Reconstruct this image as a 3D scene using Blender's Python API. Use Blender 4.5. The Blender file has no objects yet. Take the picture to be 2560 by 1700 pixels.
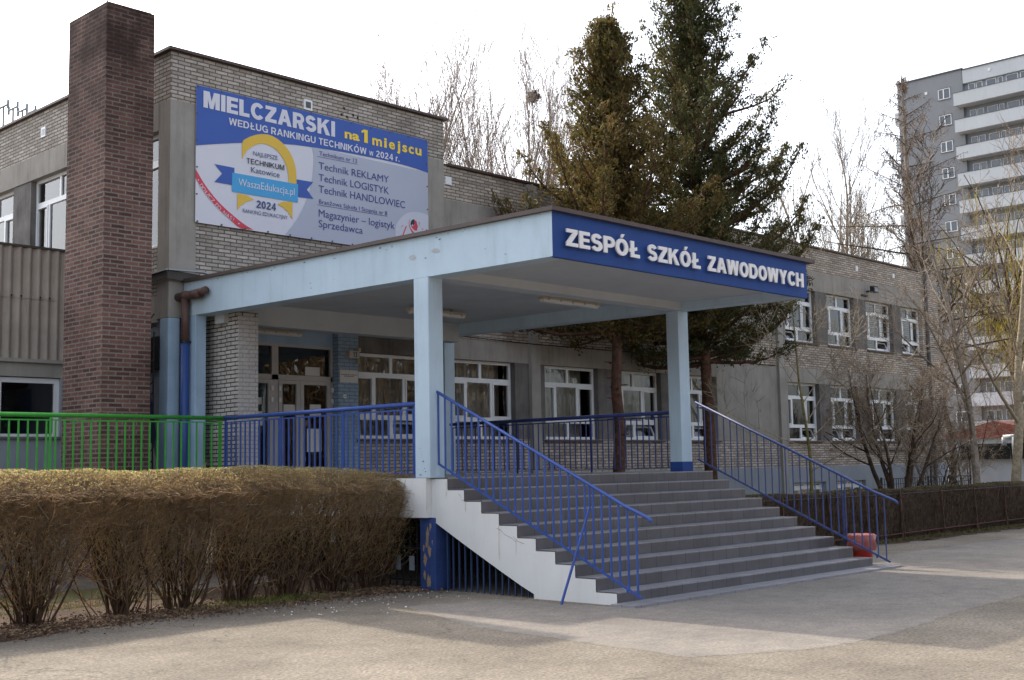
import bpy, math, random
import numpy as np
from mathutils import Vector, Matrix, Euler

# ------------------------------------------------------------------ camera
SC = bpy.context.scene
COL = SC.collection
cam_d = bpy.data.cameras.new("camera")
cam = bpy.data.objects.new("camera", cam_d)
COL.objects.link(cam)
cam_d.sensor_width = 36.0
cam_d.lens = 3039.3 / 2560 * 36.0
cam_d.clip_start = 0.1
cam_d.clip_end = 3000
YAW, PITCH, ROLL = 0.8046, 0.1040, -0.0190
_f = Vector((math.sin(YAW)*math.cos(PITCH), math.cos(YAW)*math.cos(PITCH), math.sin(PITCH)))
_r0 = Vector((math.cos(YAW), -math.sin(YAW), 0.0)); _u0 = _r0.cross(_f)
_r = _r0*math.cos(ROLL) + _u0*math.sin(ROLL); _u = -_r0*math.sin(ROLL) + _u0*math.cos(ROLL)
cam.matrix_world = Matrix(((_r.x, _u.x, -_f.x, -11.558), (_r.y, _u.y, -_f.y, -12.415),
                           (_r.z, _u.z, -_f.z, 1.684), (0, 0, 0, 1)))
SC.camera = cam

# ------------------------------------------------------------------ sky, sun, exposure
SUN = Vector((0.14, 1.11, 1.0)).normalized()
SUN_EL = math.asin(SUN.z); SUN_AZ = math.atan2(SUN.x, SUN.y)
world = bpy.data.worlds.new("World"); SC.world = world
world.use_nodes = True
wn = world.node_tree
sky = wn.nodes.new("ShaderNodeTexSky"); sky.sky_type = 'NISHITA'
sky.sun_disc = False
sky.sun_elevation = SUN_EL; sky.sun_rotation = SUN_AZ
sky.air_density = 1.0; sky.dust_density = 4.5; sky.ozone_density = 1.0; sky.altitude = 200
bg = wn.nodes["Background"]; bg.inputs[1].default_value = 0.15
hs_ = wn.nodes.new("ShaderNodeHueSaturation"); hs_.inputs['Saturation'].default_value = 0.5   # thin white haze
wn.links.new(sky.outputs[0], hs_.inputs['Color']); wn.links.new(hs_.outputs[0], bg.inputs[0])
sun_d = bpy.data.lights.new("sun", 'SUN'); sun = bpy.data.objects.new("sun", sun_d); COL.objects.link(sun)
sun_d.energy = 1.5; sun_d.angle = math.radians(0.6); sun_d.color = (1.0, 0.90, 0.76)
sun.rotation_euler = SUN.to_track_quat('Z', 'Y').to_euler()
sun.location = (10, 40, 40)
vs = SC.view_settings
SC.display_settings.display_device = 'sRGB'
vs.view_transform = 'Standard'; vs.look = 'None'; vs.exposure = 1.5; vs.gamma = 1.0; vs.use_curve_mapping = False
SC.cycles.max_bounces = 6; SC.cycles.diffuse_bounces = 4; SC.cycles.transparent_max_bounces = 12
SC.cycles.use_denoising = True

# ------------------------------------------------------------------ materials
def lin(h):
    h = h.lstrip('#'); o = []
    for i in (0, 2, 4):
        c = int(h[i:i+2], 16)/255
        o.append(c/12.92 if c <= .04045 else ((c+.055)/1.055)**2.4)
    return (o[0], o[1], o[2], 1)
MATS = {}
def new_mat(name):
    m = bpy.data.materials.new(name); m.use_nodes = True
    nt = m.node_tree; b = nt.nodes["Principled BSDF"]
    MATS[name] = m
    return m, nt, b
def N(nt, t, **kw):
    n = nt.nodes.new(t)
    for k, v in kw.items(): setattr(n, k, v)
    return n
def noise(nt, vec, scale, detail=4, rough=.6):
    n = N(nt, "ShaderNodeTexNoise"); n.inputs['Scale'].default_value = scale
    n.inputs['Detail'].default_value = detail; n.inputs['Roughness'].default_value = rough
    nt.links.new(vec, n.inputs['Vector']); return n
def ramp(nt, fac, stops):
    r = N(nt, "ShaderNodeValToRGB"); e = r.color_ramp.elements
    while len(e) < len(stops): e.new(.5)
    for x, (p, c) in zip(e, stops): x.position = p; x.color = c
    nt.links.new(fac, r.inputs[0]); return r
def mixc(nt, fac, a, b, mode='MIX'):
    m = N(nt, "ShaderNodeMix", data_type='RGBA', blend_type=mode)
    for i, v in ((0, fac), (6, a), (7, b)):
        if hasattr(v, 'is_linked'): nt.links.new(v, m.inputs[i])
        else: m.inputs[i].default_value = v
    return m.outputs[2]
def mathn(nt, op, a, b=None):
    m = N(nt, "ShaderNodeMath", operation=op)
    for i, v in ((0, a), (1, b)):
        if v is None: continue
        if hasattr(v, 'is_linked'): nt.links.new(v, m.inputs[i])
        else: m.inputs[i].default_value = v
    return m.outputs[0]
def pos(nt): return N(nt, "ShaderNodeNewGeometry").outputs['Position']
def stretch(nt, vec, s):
    m = N(nt, "ShaderNodeMapping"); m.inputs['Scale'].default_value = s
    nt.links.new(vec, m.inputs['Vector']); return m.outputs[0]
def bump(nt, b, h, strength=.3, dist=.01):
    n = N(nt, "ShaderNodeBump"); n.inputs['Strength'].default_value = strength; n.inputs['Distance'].default_value = dist
    nt.links.new(h, n.inputs['Height']); nt.links.new(n.outputs[0], b.inputs['Normal'])

def paint(name, c, rough=.5, var=.12, scale=3.0, grime=.0, grime_c='#3a3530', fine=60, bs=.15, streak=False, spec=.4):
    """painted / cast surface: soft colour variation, optional dirt, fine bump"""
    m, nt, b = new_mat(name); p = pos(nt); c = lin(c)
    n1 = noise(nt, p, scale, 5)
    lo = tuple(x*(1-var) for x in c[:3])+(1,); hi = tuple(min(1, x*(1+var)) for x in c[:3])+(1,)
    col = ramp(nt, n1.outputs[0], [(.3, lo), (.7, hi)]).outputs[0]
    if grime > 0:
        v2 = stretch(nt, p, (5, 5, .5)) if streak else p
        n2 = noise(nt, v2, 1.3 if streak else 1.1, 8, .72)
        g = ramp(nt, n2.outputs[0], [(.5, (0, 0, 0, 1)), (.75, (grime, grime, grime, 1))]).outputs[0]
        col = mixc(nt, g, col, lin(grime_c))
    nt.links.new(col, b.inputs['Base Color'])
    b.inputs['Roughness'].default_value = rough
    b.inputs['Specular IOR Level'].default_value = spec
    nf = noise(nt, p, fine, 4); bump(nt, b, nf.outputs[0], bs, .004)
    return m

def brick(name, c1, c2, mortar, bw=.26, bh=.0715, ms=.012, stain=.35, stain_c='#35302b', var=.25, rough=.9, ms_smooth=.1, dark=None):
    m, nt, b = new_mat(name); p = pos(nt)
    s = N(nt, "ShaderNodeSeparateXYZ"); nt.links.new(p, s.inputs[0])
    wob = noise(nt, p, 2.2, 2)
    u = mathn(nt, 'ADD', s.outputs[0], s.outputs[1])
    wz = mathn(nt, 'MULTIPLY', mathn(nt, 'SUBTRACT', wob.outputs[0], .5), .012)
    z = mathn(nt, 'ADD', s.outputs[2], wz)
    cmb = N(nt, "ShaderNodeCombineXYZ"); nt.links.new(u, cmb.inputs[0]); nt.links.new(z, cmb.inputs[1])
    t = N(nt, "ShaderNodeTexBrick"); t.offset = .5
    nt.links.new(cmb.outputs[0], t.inputs['Vector'])
    for k, v in (('Color1', lin(c1)), ('Color2', lin(c2)), ('Mortar', lin(mortar)), ('Scale', 1.0), ('Mortar Size', ms),
                 ('Mortar Smooth', ms_smooth), ('Bias', 0.0), ('Brick Width', bw), ('Row Height', bh)):
        t.inputs[k].default_value = v
    n1 = noise(nt, p, 1.1, 8, .7)
    v1 = ramp(nt, n1.outputs[0], [(.3, (1-var,)*3+(1,)), (.7, (1+var*.4,)*3+(1,))]).outputs[0]
    col = mixc(nt, 1.0, t.outputs[0], v1, 'MULTIPLY')
    n3 = noise(nt, p, 26, 4, .7)
    v3 = ramp(nt, n3.outputs[0], [(.25, (.72,)*3+(1,)), (.7, (1.1,)*3+(1,))]).outputs[0]
    col = mixc(nt, 1.0, col, v3, 'MULTIPLY')
    n2 = noise(nt, stretch(nt, p, (1.3, 1.3, .55)), 1.0, 9, .75)
    g = ramp(nt, n2.outputs[0], [(.52, (0, 0, 0, 1)), (.78, (stain,)*3+(1,))]).outputs[0]
    col = mixc(nt, g, col, lin(stain_c))
    if dark:   # soot that starts at a height on the thing itself
        z0, z1, dc, amt = dark
        mr = N(nt, "ShaderNodeMapRange"); nt.links.new(s.outputs[2], mr.inputs[0])
        mr.inputs[1].default_value = z0; mr.inputs[2].default_value = z1; mr.inputs[4].default_value = amt
        nn = noise(nt, p, 1.7, 5); fac = mathn(nt, 'MULTIPLY', mr.outputs[0], ramp(nt, nn.outputs[0], [(.3, (.2,)*3+(1,)), (.6, (1, 1, 1, 1))]).outputs[0])
        col = mixc(nt, fac, col, lin(dc))
    nt.links.new(col, b.inputs['Base Color']); b.inputs['Roughness'].default_value = rough
    b.inputs['Specular IOR Level'].default_value = .2
    inv = mathn(nt, 'SUBTRACT', 1.0, t.outputs[1])
    h = mathn(nt, 'ADD', inv, mathn(nt, 'MULTIPLY', n3.outputs[0], .35))
    bump(nt, b, h, .55, .012)
    return m

brick('wing_brick', '#d3c8bc', '#a99e92', '#80756b', stain=.28)
brick('hall_brick', '#cbc2b8', '#a69d93', '#756d65', stain=.45)
brick('white_brick', '#d0cac3', '#bdb6ae', '#46413c', bh=.072, stain=.45, stain_c='#6a6157', var=.28, ms=.010)
brick('white_painted_brick', '#cfccca', '#c9c6c4', '#aaa6a2', bh=.072, stain=.1, var=.06, ms=.008)
brick('blue_painted_brick', '#a3b8cb', '#98aec2', '#7b90a5', bh=.072, stain=.15, var=.1, ms=.008)
brick('chimney_brick', '#825f54', '#5a423b', '#8b8079', bw=.26, bh=.0755, ms=.0125, stain=.5, stain_c='#2c2320', var=.35, dark=(6.4, 9.0, '#2b201d', .85))
paint('concrete', '#9a958e', .9, .14, 1.6, .42, '#4b4642', 30, .35, True, .2)
paint('concrete_dark', '#716d6a', .9, .28, 2.2, .5, '#2f2c2a', 30, .35, True, .2)
paint('concrete_light', '#9c9892', .9, .14, 1.6, .4, '#6a635c', 30, .3, True, .2)
paint('render_grey', '#93989f', .9, .1, 1.2, .35, '#6e6d6c', 40, .2, True, .2)
paint('canopy_blue', '#bccfdc', .75, .07, 1.3, .3, '#8b98a1', 16, .6, True, .2)
paint('soffit', '#c2c6c8', .85, .06, 1.5, .2, '#94999c', 22, .5, False, .2)
paint('pier_blue', '#a3bbd1', .8, .1, 2.0, .3, '#74869a', 22, .4, True, .2)
paint('sign_blue', '#294887', .65, .08, 2.0, .25, '#24376b', 14, .5, True, .25)
paint('pillar_blue', '#33497f', .7, .2, 5, .5, '#23304f', 18, .5)
paint('rust_stain', '#cdc0ae', .85, .12, 6)
paint('crack', '#8a857e', .9)
paint('fleck', '#7b828a', .9, .3, 20)
paint('letter_white', '#e9e6e4', .45, .02)
paint('flashing', '#4f403c', .5, .15, 4, .4, '#2c2423')
paint('roof_felt', '#4a4643', .9, .2, 3)
paint('stringer_white', '#dcdcda', .8, .04, 1.2, .14, '#a29a90', 30, .25, True, .2)
paint('pvc_white', '#e4e6e8', .35, .03, 4, .1, '#b9b9b9')
paint('door_grey', '#bdb9b5', .45, .04)
paint('rail_shaded', '#3c4c80', .45, .2, 9, .35, '#2c3658', 50, .2)  # right stair rail: its shaded side is put into this darker, greyer blue
paint('rail_navy', '#2c3c78', .4, .2, 9, .3, '#222c55', 50, .2)
paint('rail_blue', '#38549a', .38, .14, 9, .25, '#243f80', 50, .2)
paint('rail_green', '#43a23c', .38, .12, 9, .2, '#2e7a31', 50, .2)
paint('pipe_blue', '#304b86', .4, .1, 6)
paint('pipe_brown', '#5b443d', .55, .15, 6, .4, '#3a2b27')
paint('bar_blue', '#34466b', .55, .2, 6, .3, '#20283c')
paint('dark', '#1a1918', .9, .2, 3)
paint('black_metal', '#26262a', .5, .2, 5)
paint('inside', '#6f685f', .95, .2, 2)
paint('curtain', '#bdb8b0', .95, .12, 2)
paint('paper', '#d8d6d2', .8, .03)
paint('red_plastic', '#c0392f', .4, .12, 5, .2, '#8a2a24')
paint('bag_film', '#9a5650', .25, .3, 9, .3, '#6b3a38', 30, .9)
paint('corrugated', '#a39b92', .85, .12, 2, .5, '#5b544c', 30, .25, True, .2)
paint('lamp_body', '#b9ad93', .5, .1, 5, .3, '#7f7358')
paint('lamp_diffuser', '#d9d8d4', .25, .04)
paint('grey_metal', '#8c959c', .45, .15, 5, .3, '#5b6167')
paint('zinc', '#a2a5a8', .4, .1, 6)
paint('tower_grey', '#888b8f', .9, .05, .3, .15, '#585b5e', 6, .1, True, .2)
paint('tower_light', '#c2c6ca', .9, .05, .3, .2, '#85898d', 6, .1, True, .2)
paint('tower_recess', '#8f959c', .9, .05, .3)
paint('garage_wall', '#969ca4', .9, .08, .8, .25, '#7c7f83', 20, .2, True, .2)
paint('rust_red', '#6c3831', .9, .25, 1)
paint('rusty_wire', '#5a3a30', .8, .2, 1)
paint('peel', '#a08a70', .9, .2, 6)
paint('vent_grey', '#5a5a5c', .7, .1)
paint('mural_blue', '#2b3f78', .7, .1)
# banner inks
for nme, c in (('ink_white', '#d3d3dd'), ('ink_blue', '#2f55a8'), ('ink_grey', '#aeb3c4'), ('ink_pale', '#c6c9d6'), ('ink_red', '#cf3a50'),
               ('ink_yellow', '#dcb53c'), ('ink_cyan', '#3f9fd6'), ('ink_navy', '#3d4285'), ('ink_black', '#2e3040'), ('ink_gold', '#f0cf38'), ('ink_bluegrey', '#3a4a7a')):
    paint(nme, c, .42, .03, 1.0, 0, fine=4, bs=.25)

# tiles on the stairs
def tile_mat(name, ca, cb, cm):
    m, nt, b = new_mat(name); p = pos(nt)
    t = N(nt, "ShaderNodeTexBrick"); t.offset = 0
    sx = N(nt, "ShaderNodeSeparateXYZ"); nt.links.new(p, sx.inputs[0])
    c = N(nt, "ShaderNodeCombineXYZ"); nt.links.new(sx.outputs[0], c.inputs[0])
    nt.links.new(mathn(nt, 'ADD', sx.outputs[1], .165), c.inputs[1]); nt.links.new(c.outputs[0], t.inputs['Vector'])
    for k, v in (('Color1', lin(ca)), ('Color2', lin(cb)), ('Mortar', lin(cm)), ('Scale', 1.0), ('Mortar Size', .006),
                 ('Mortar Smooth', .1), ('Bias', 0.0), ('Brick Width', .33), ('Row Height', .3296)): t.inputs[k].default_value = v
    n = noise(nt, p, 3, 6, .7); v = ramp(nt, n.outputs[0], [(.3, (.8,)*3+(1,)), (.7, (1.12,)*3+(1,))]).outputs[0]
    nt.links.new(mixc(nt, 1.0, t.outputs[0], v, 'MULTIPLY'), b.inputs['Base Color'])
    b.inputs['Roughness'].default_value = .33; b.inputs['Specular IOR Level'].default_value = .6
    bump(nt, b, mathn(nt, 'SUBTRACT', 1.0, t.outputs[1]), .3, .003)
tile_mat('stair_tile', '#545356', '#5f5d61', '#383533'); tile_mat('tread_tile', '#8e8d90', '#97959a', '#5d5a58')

def glass_mat(name, tint, ior=1.75, rough=0.0):
    m = bpy.data.materials.new(name); m.use_nodes = True; nt = m.node_tree; nt.nodes.clear(); MATS[name] = m
    o = N(nt, "ShaderNodeOutputMaterial"); tr = N(nt, "ShaderNodeBsdfTransparent"); gl = N(nt, "ShaderNodeBsdfGlossy")
    tr.inputs[0].default_value = tint; gl.inputs['Roughness'].default_value = rough; gl.inputs[0].default_value = (.95, .97, 1, 1)
    fr = N(nt, "ShaderNodeFresnel"); fr.inputs[0].default_value = ior
    nz = noise(nt, pos(nt), 1.4, 2); bn = N(nt, "ShaderNodeBump"); bn.inputs['Strength'].default_value = .04; bn.inputs['Distance'].default_value = .02
    nt.links.new(nz.outputs[0], bn.inputs['Height']); nt.links.new(bn.outputs[0], gl.inputs['Normal'])
    mx = N(nt, "ShaderNodeMixShader"); nt.links.new(fr.outputs[0], mx.inputs[0]); nt.links.new(tr.outputs[0], mx.inputs[1]); nt.links.new(gl.outputs[0], mx.inputs[2])
    nt.links.new(mx.outputs[0], o.inputs[0])
glass_mat('glass', (.76, .78, .77, 1)); glass_mat('glass_far', (.25, .29, .33, 1), 2.0)

def ground_mat(name, a, bcol, c_dark, grain, crack=.6):
    m, nt, b = new_mat(name); p = pos(nt)
    n1 = noise(nt, p, .55, 7, .65); n2 = noise(nt, p, 46 if grain < 1 else 30, 3, .75); n3 = noise(nt, p, 5, 6, .7)
    col = ramp(nt, n1.outputs[0], [(.3, lin(a)), (.7, lin(bcol))]).outputs[0]
    v2 = ramp(nt, n2.outputs[0], [(.3, (1-.30*grain,)*3+(1,)), (.68, (1+.22*grain,)*3+(1,))]).outputs[0]
    col = mixc(nt, 1.0, col, v2, 'MULTIPLY')
    v3 = ramp(nt, n3.outputs[0], [(.28, (.80, .80, .81, 1)), (.62, (1.06, 1.05, 1.03, 1))]).outputs[0]
    col = mixc(nt, 1.0, col, v3, 'MULTIPLY')
    # cracks
    dist = noise(nt, p, .8, 6, .65); off = N(nt, "ShaderNodeVectorMath", operation='SCALE'); nt.links.new(dist.outputs['Color'], off.inputs[0]); off.inputs['Scale'].default_value = 1.5
    ad = N(nt, "ShaderNodeVectorMath", operation='ADD'); nt.links.new(p, ad.inputs[0]); nt.links.new(off.outputs[0], ad.inputs[1])
    vo = N(nt, "ShaderNodeTexVoronoi", feature='DISTANCE_TO_EDGE'); vo.inputs['Scale'].default_value = .30; nt.links.new(ad.outputs[0], vo.inputs['Vector'])
    ck = ramp(nt, vo.outputs['Distance'], [(.0, (crack,)*3+(1,)), (.006, (0, 0, 0, 1))]).outputs[0]
    nm = noise(nt, p, .5, 3); mk = ramp(nt, nm.outputs[0], [(.40, (0, 0, 0, 1)), (.55, (1, 1, 1, 1))]).outputs[0]
    ckm = mixc(nt, 1.0, ck, mk, 'MULTIPLY')
    col = mixc(nt, ckm, col, lin(c_dark))
    # dark dots (tar, pebbles)
    v4 = N(nt, "ShaderNodeTexVoronoi"); v4.inputs['Scale'].default_value = 3.5; nt.links.new(p, v4.inputs['Vector'])
    dt = ramp(nt, v4.outputs['Distance'], [(.03, (.6,)*3+(1,)), (.06, (0, 0, 0, 1))]).outputs[0]
    col = mixc(nt, dt, col, lin(c_dark))
    nt.links.new(col, b.inputs['Base Color']); b.inputs['Roughness'].default_value = .92; b.inputs['Specular IOR Level'].default_value = .25
    h = mathn(nt, 'ADD', mathn(nt, 'MULTIPLY', n2.outputs[0], grain), mathn(nt, 'MULTIPLY', n3.outputs[0], .8))
    bump(nt, b, h, .5, .012)
ground_mat('asphalt', '#686157', '#8d8477', '#312c27', 1.9)
ground_mat('asphalt_smooth', '#76706a', '#8f887f', '#454039', 1.0, .35)
ground_mat('soil_mat', '#3d2f25', '#5a4533', '#201812', 1.4, .0)
ground_mat('lawn_mat', '#50502f', '#6d6440', '#33301c', 1.3, .0)

def plant(name, cols, scale=1.2, rough=.8, trans=.0):
    m, nt, b = new_mat(name); p = pos(nt)
    n = noise(nt, p, scale, 5, .75); n2 = N(nt, "ShaderNodeTexWhiteNoise")
    q = N(nt, "ShaderNodeVectorMath", operation='SNAP'); q.inputs[1].default_value = (.06,)*3
    nt.links.new(p, q.inputs[0]); nt.links.new(q.outputs[0], n2.inputs['Vector'])
    f = mathn(nt, 'ADD', mathn(nt, 'MULTIPLY', n.outputs[0], .72), mathn(nt, 'MULTIPLY', n2.outputs['Value'], .28))
    k = len(cols)
    col = ramp(nt, f, [(.3+.42*i/(k-1), lin(c)) for i, c in enumerate(cols)]).outputs[0]
    nt.links.new(col, b.inputs['Base Color']); b.inputs['Roughness'].default_value = rough; b.inputs['Specular IOR Level'].default_value = .25
    if trans:
        o = nt.nodes["Material Output"]; tl = N(nt, "ShaderNodeBsdfTranslucent"); nt.links.new(col, tl.inputs[0])
        mx = N(nt, "ShaderNodeMixShader"); mx.inputs[0].default_value = trans
        nt.links.new(b.outputs[0], mx.inputs[1]); nt.links.new(tl.outputs[0], mx.inputs[2]); nt.links.new(mx.outputs[0], o.inputs[0])
plant('conifer_brown', ['#34371f', '#555029', '#716036', '#85683f'], .8, .65, .35)
plant('conifer_green', ['#2c3421', '#42492c', '#5c5833', '#7a673c'], .6, .65, .33)
plant('bark_conifer', ['#3a2c24', '#53392c', '#6b4a3a'], 3)
plant('bark_dark', ['#2e2620', '#43362c', '#5a4a3c'], 3)
plant('bark_grey', ['#6b6258', '#857a6d', '#9f9384'], 2)
plant('bark_pale', ['#7e7462', '#9a8d76', '#b6a88f'], 2)
plant('bark_poplar', ['#75695f', '#8f8176', '#a8998d'], 1)
plant('bark_green', ['#5f5a3c', '#7a7148', '#8f8354'], 2)
plant('larch_twig', ['#5f544b', '#7a6a5c', '#8c735d'], .8)
plant('willow_leaf', ['#8a7c2c', '#a8963a', '#bfae52'], .8, .7, .3)
plant('hedge_twig', ['#8a7660', '#a88f72', '#c0a682', '#d0b585'], 1.2, .75, .5)
plant('twig_grey', ['#5f5348', '#7d6d5e', '#998873', '#ab9a82'], .7)
plant('hedge_stem', ['#3c2d24', '#523e30', '#66503d'], 2)
plant('hedge_leaf', ['#7d784a', '#9a8f5c', '#b5a46c', '#c8b684'], 1.5, .4, .6)
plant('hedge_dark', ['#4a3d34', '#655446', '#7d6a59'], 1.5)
plant('moss_top', ['#4c4b2c', '#605a38', '#756a4a'], 3)
plant('grass_blade', ['#56602f', '#747a3c', '#98944e'], 2, .6, .3)
plant('dead_leaf', ['#4c392b', '#665040', '#836b55', '#a08a70'], 6)
plant('bark_wood', ['#5b4a38', '#77634a', '#8f7a5c'], .4)
plant('red_leaf', ['#8a3426', '#a8432f', '#bf5a40'], 2, .6, .3)

# ------------------------------------------------------------------ mesh helpers
class MB:
    def __init__(s): s.v = []; s.f = []
    def quad(s, a, b, c, d):
        i = len(s.v); s.v += [a, b, c, d]; s.f.append((i, i+1, i+2, i+3))
    def box(s, x0, x1, y0, y1, z0, z1):
        i = len(s.v)
        s.v += [(x0, y0, z0), (x1, y0, z0), (x1, y1, z0), (x0, y1, z0), (x0, y0, z1), (x1, y0, z1), (x1, y1, z1), (x0, y1, z1)]
        s.f += [(i, i+3, i+2, i+1), (i+4, i+5, i+6, i+7), (i, i+1, i+5, i+4), (i+1, i+2, i+6, i+5), (i+2, i+3, i+7, i+6), (i+3, i, i+4, i+7)]
        return s
    def prism(s, poly, axis, a, b):
        """poly in the two other axes (order xy/xz/yz), extruded along axis from a to b"""
        def P(q, t): return {'x': (t, q[0], q[1]), 'y': (q[0], t, q[1]), 'z': (q[0], q[1], t)}[axis]
        i = len(s.v); n = len(poly)
        s.v += [P(q, a) for q in poly]+[P(q, b) for q in poly]
        s.f.append(tuple(range(i, i+n))); s.f.append(tuple(range(i+2*n-1, i+n-1, -1)))
        for k in range(n): s.f.append((i+k, i+n+k, i+n+(k+1) % n, i+(k+1) % n))
        return s
    def poly(s, pts):
        i = len(s.v); s.v += pts; s.f.append(tuple(range(i, i+len(pts)))); return s
    def tube(s, pts, rads, n=8, cap=True):
        pts = [Vector(p) for p in pts]
        if not hasattr(rads, '__len__'): rads = [rads]*len(pts)
        rings = []
        u = None
        for k, p in enumerate(pts):
            d = (pts[min(k+1, len(pts)-1)]-pts[max(k-1, 0)])
            if d.length < 1e-9: d = Vector((0, 0, 1))
            d.normalize()
            if u is None: u = d.cross(Vector((0, 0, 1)) if abs(d.z) < .9 else Vector((1, 0, 0)))
            else: u = u-d*u.dot(d)
            if u.length < 1e-6: u = d.orthogonal()
            u.normalize(); w = d.cross(u)
            i = len(s.v); r = rads[k]
            for j in range(n):
                a = 2*math.pi*j/n; q = p+u*(math.cos(a)*r)+w*(math.sin(a)*r); s.v.append((q.x, q.y, q.z))
            rings.append(i)
        for a, b in zip(rings[:-1], rings[1:]):
            for j in range(n): s.f.append((a+j, a+(j+1) % n, b+(j+1) % n, b+j))
        if cap:
            s.f.append(tuple(rings[0]+j for j in range(n-1, -1, -1))); s.f.append(tuple(rings[-1]+j for j in range(n)))
        return s
    def bar(s, p0, p1, w, h):
        """rectangular bar between two points, w sideways, h upwards"""
        p0, p1 = Vector(p0), Vector(p1); d = (p1-p0).normalized()
        side = d.cross(Vector((0, 0, 1)) if abs(d.z) < .95 else Vector((0, 1, 0))).normalized(); up = side.cross(d)
        i = len(s.v)
        for p in (p0, p1):
            for a, b in ((-1, -1), (1, -1), (1, 1), (-1, 1)):
                q = p+side*(a*w/2)+up*(b*h/2); s.v.append((q.x, q.y, q.z))
        s.f += [(i, i+1, i+2, i+3), (i+7, i+6, i+5, i+4), (i, i+4, i+5, i+1), (i+1, i+5, i+6, i+2), (i+2, i+6, i+7, i+3), (i+3, i+7, i+4, i)]
        return s
    def mesh(s, name, m, smooth=False):
        me = bpy.data.meshes.new(name); me.from_pydata(s.v, [], s.f); me.update()
        if m: me.materials.append(MATS[m])
        if smooth: me.polygons.foreach_set('use_smooth', [True]*len(me.polygons))
        return me
    def build(s, name, m, parent=None, smooth=False, bevel=0):
        me = s.mesh(name, m, smooth)
        import bmesh
        bm = bmesh.new(); bm.from_mesh(me); bmesh.ops.recalc_face_normals(bm, faces=bm.faces)
        if bevel:
            es = [e for e in bm.edges if len(e.link_faces) == 2 and e.calc_face_angle(0) > .6]
            bmesh.ops.bevel(bm, geom=es, offset=bevel, segments=2, affect='EDGES', profile=.6)
        bm.to_mesh(me); bm.free()
        return link(name, me, parent)
def wloc(o):
    v = Vector((0, 0, 0))
    while o: v += o.location; o = o.parent
    return v
def link(name, me, parent=None, at=None):
    """world-space mesh (or local mesh placed at `at`) under its parent"""
    o = bpy.data.objects.new(name, me); COL.objects.link(o)
    base = Vector(at) if at is not None else Vector((0, 0, 0))
    if parent: o.parent = parent; o.location = base-wloc(parent)
    else: o.location = base
    return o
def tag(o, label=None, cat=None, group=None, kind=None):
    if label: o['label'] = label
    if cat: o['category'] = cat
    if group: o['group'] = group
    if kind: o['kind'] = kind
    return o
def thing(name, loc, label, cat, group=None):
    o = bpy.data.objects.new(name, None); COL.objects.link(o); o.location = loc; o.empty_display_size = .2
    return tag(o, label, cat, group)
def fast_mesh(name, V, F4, m, smooth=False, mats=None, midx=None):
    """numpy quads (n,4) or tris (n,3)"""
    me = bpy.data.meshes.new(name); V = np.asarray(V, np.float32); F4 = np.asarray(F4, np.int32); k = F4.shape[1]
    me.vertices.add(len(V)); me.vertices.foreach_set('co', V.ravel())
    me.loops.add(F4.size); me.loops.foreach_set('vertex_index', F4.ravel())
    me.polygons.add(len(F4)); me.polygons.foreach_set('loop_start', np.arange(0, F4.size, k, dtype=np.int32))
    me.update(calc_edges=True)
    for q in ([m] if m else mats): me.materials.append(MATS[q])
    if midx is not None: me.polygons.foreach_set('material_index', np.asarray(midx, np.int32))
    if smooth: me.polygons.foreach_set('use_smooth', np.ones(len(F4), bool))
    me.validate(); return me

# text -> flat or solid mesh standing in an x-z plane, facing -y
_cap = {}
def text_geo(s, bold, extrude=0.0):
    c = bpy.data.curves.new("txt", 'FONT'); c.body = s; c.size = 1; c.offset = bold; c.extrude = extrude; c.resolution_u = 4
    o = bpy.data.objects.new("txt", c); COL.objects.link(o)
    dg = bpy.context.evaluated_depsgraph_get(); dg.update()
    me = bpy.data.meshes.new_from_object(o.evaluated_get(dg))
    bpy.data.objects.remove(o); bpy.data.curves.remove(c)
    n = len(me.vertices); a = np.empty(n*3, np.float32); me.vertices.foreach_get('co', a)
    return me, a.reshape(-1, 3)
def lettering(name, s, x0, x1, zb, zc, y, m, parent, bold=0.0, extrude=0.0, lower=False, slot=None):
    key = (bold, lower)
    if key not in _cap:
        me, a = text_geo('x' if lower else 'H', bold); _cap[key] = (a[:, 1].min(), a[:, 1].max()); bpy.data.meshes.remove(me)
    b0, b1 = _cap[key]
    me, a = text_geo(s, bold, extrude)
    sx = (x1-x0)/(a[:, 0].max()-a[:, 0].min()); sz = (zc-zb)/(b1-b0)
    out = np.empty_like(a)
    out[:, 0] = x0+(a[:, 0]-a[:, 0].min())*sx; out[:, 2] = zb+(a[:, 1]-b0)*sz; out[:, 1] = y-a[:, 2]
    me.vertices.foreach_set('co', out.ravel()); me.update()
    me.materials.clear(); me.materials.append(MATS[m])
    return link(name, me, parent)

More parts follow.
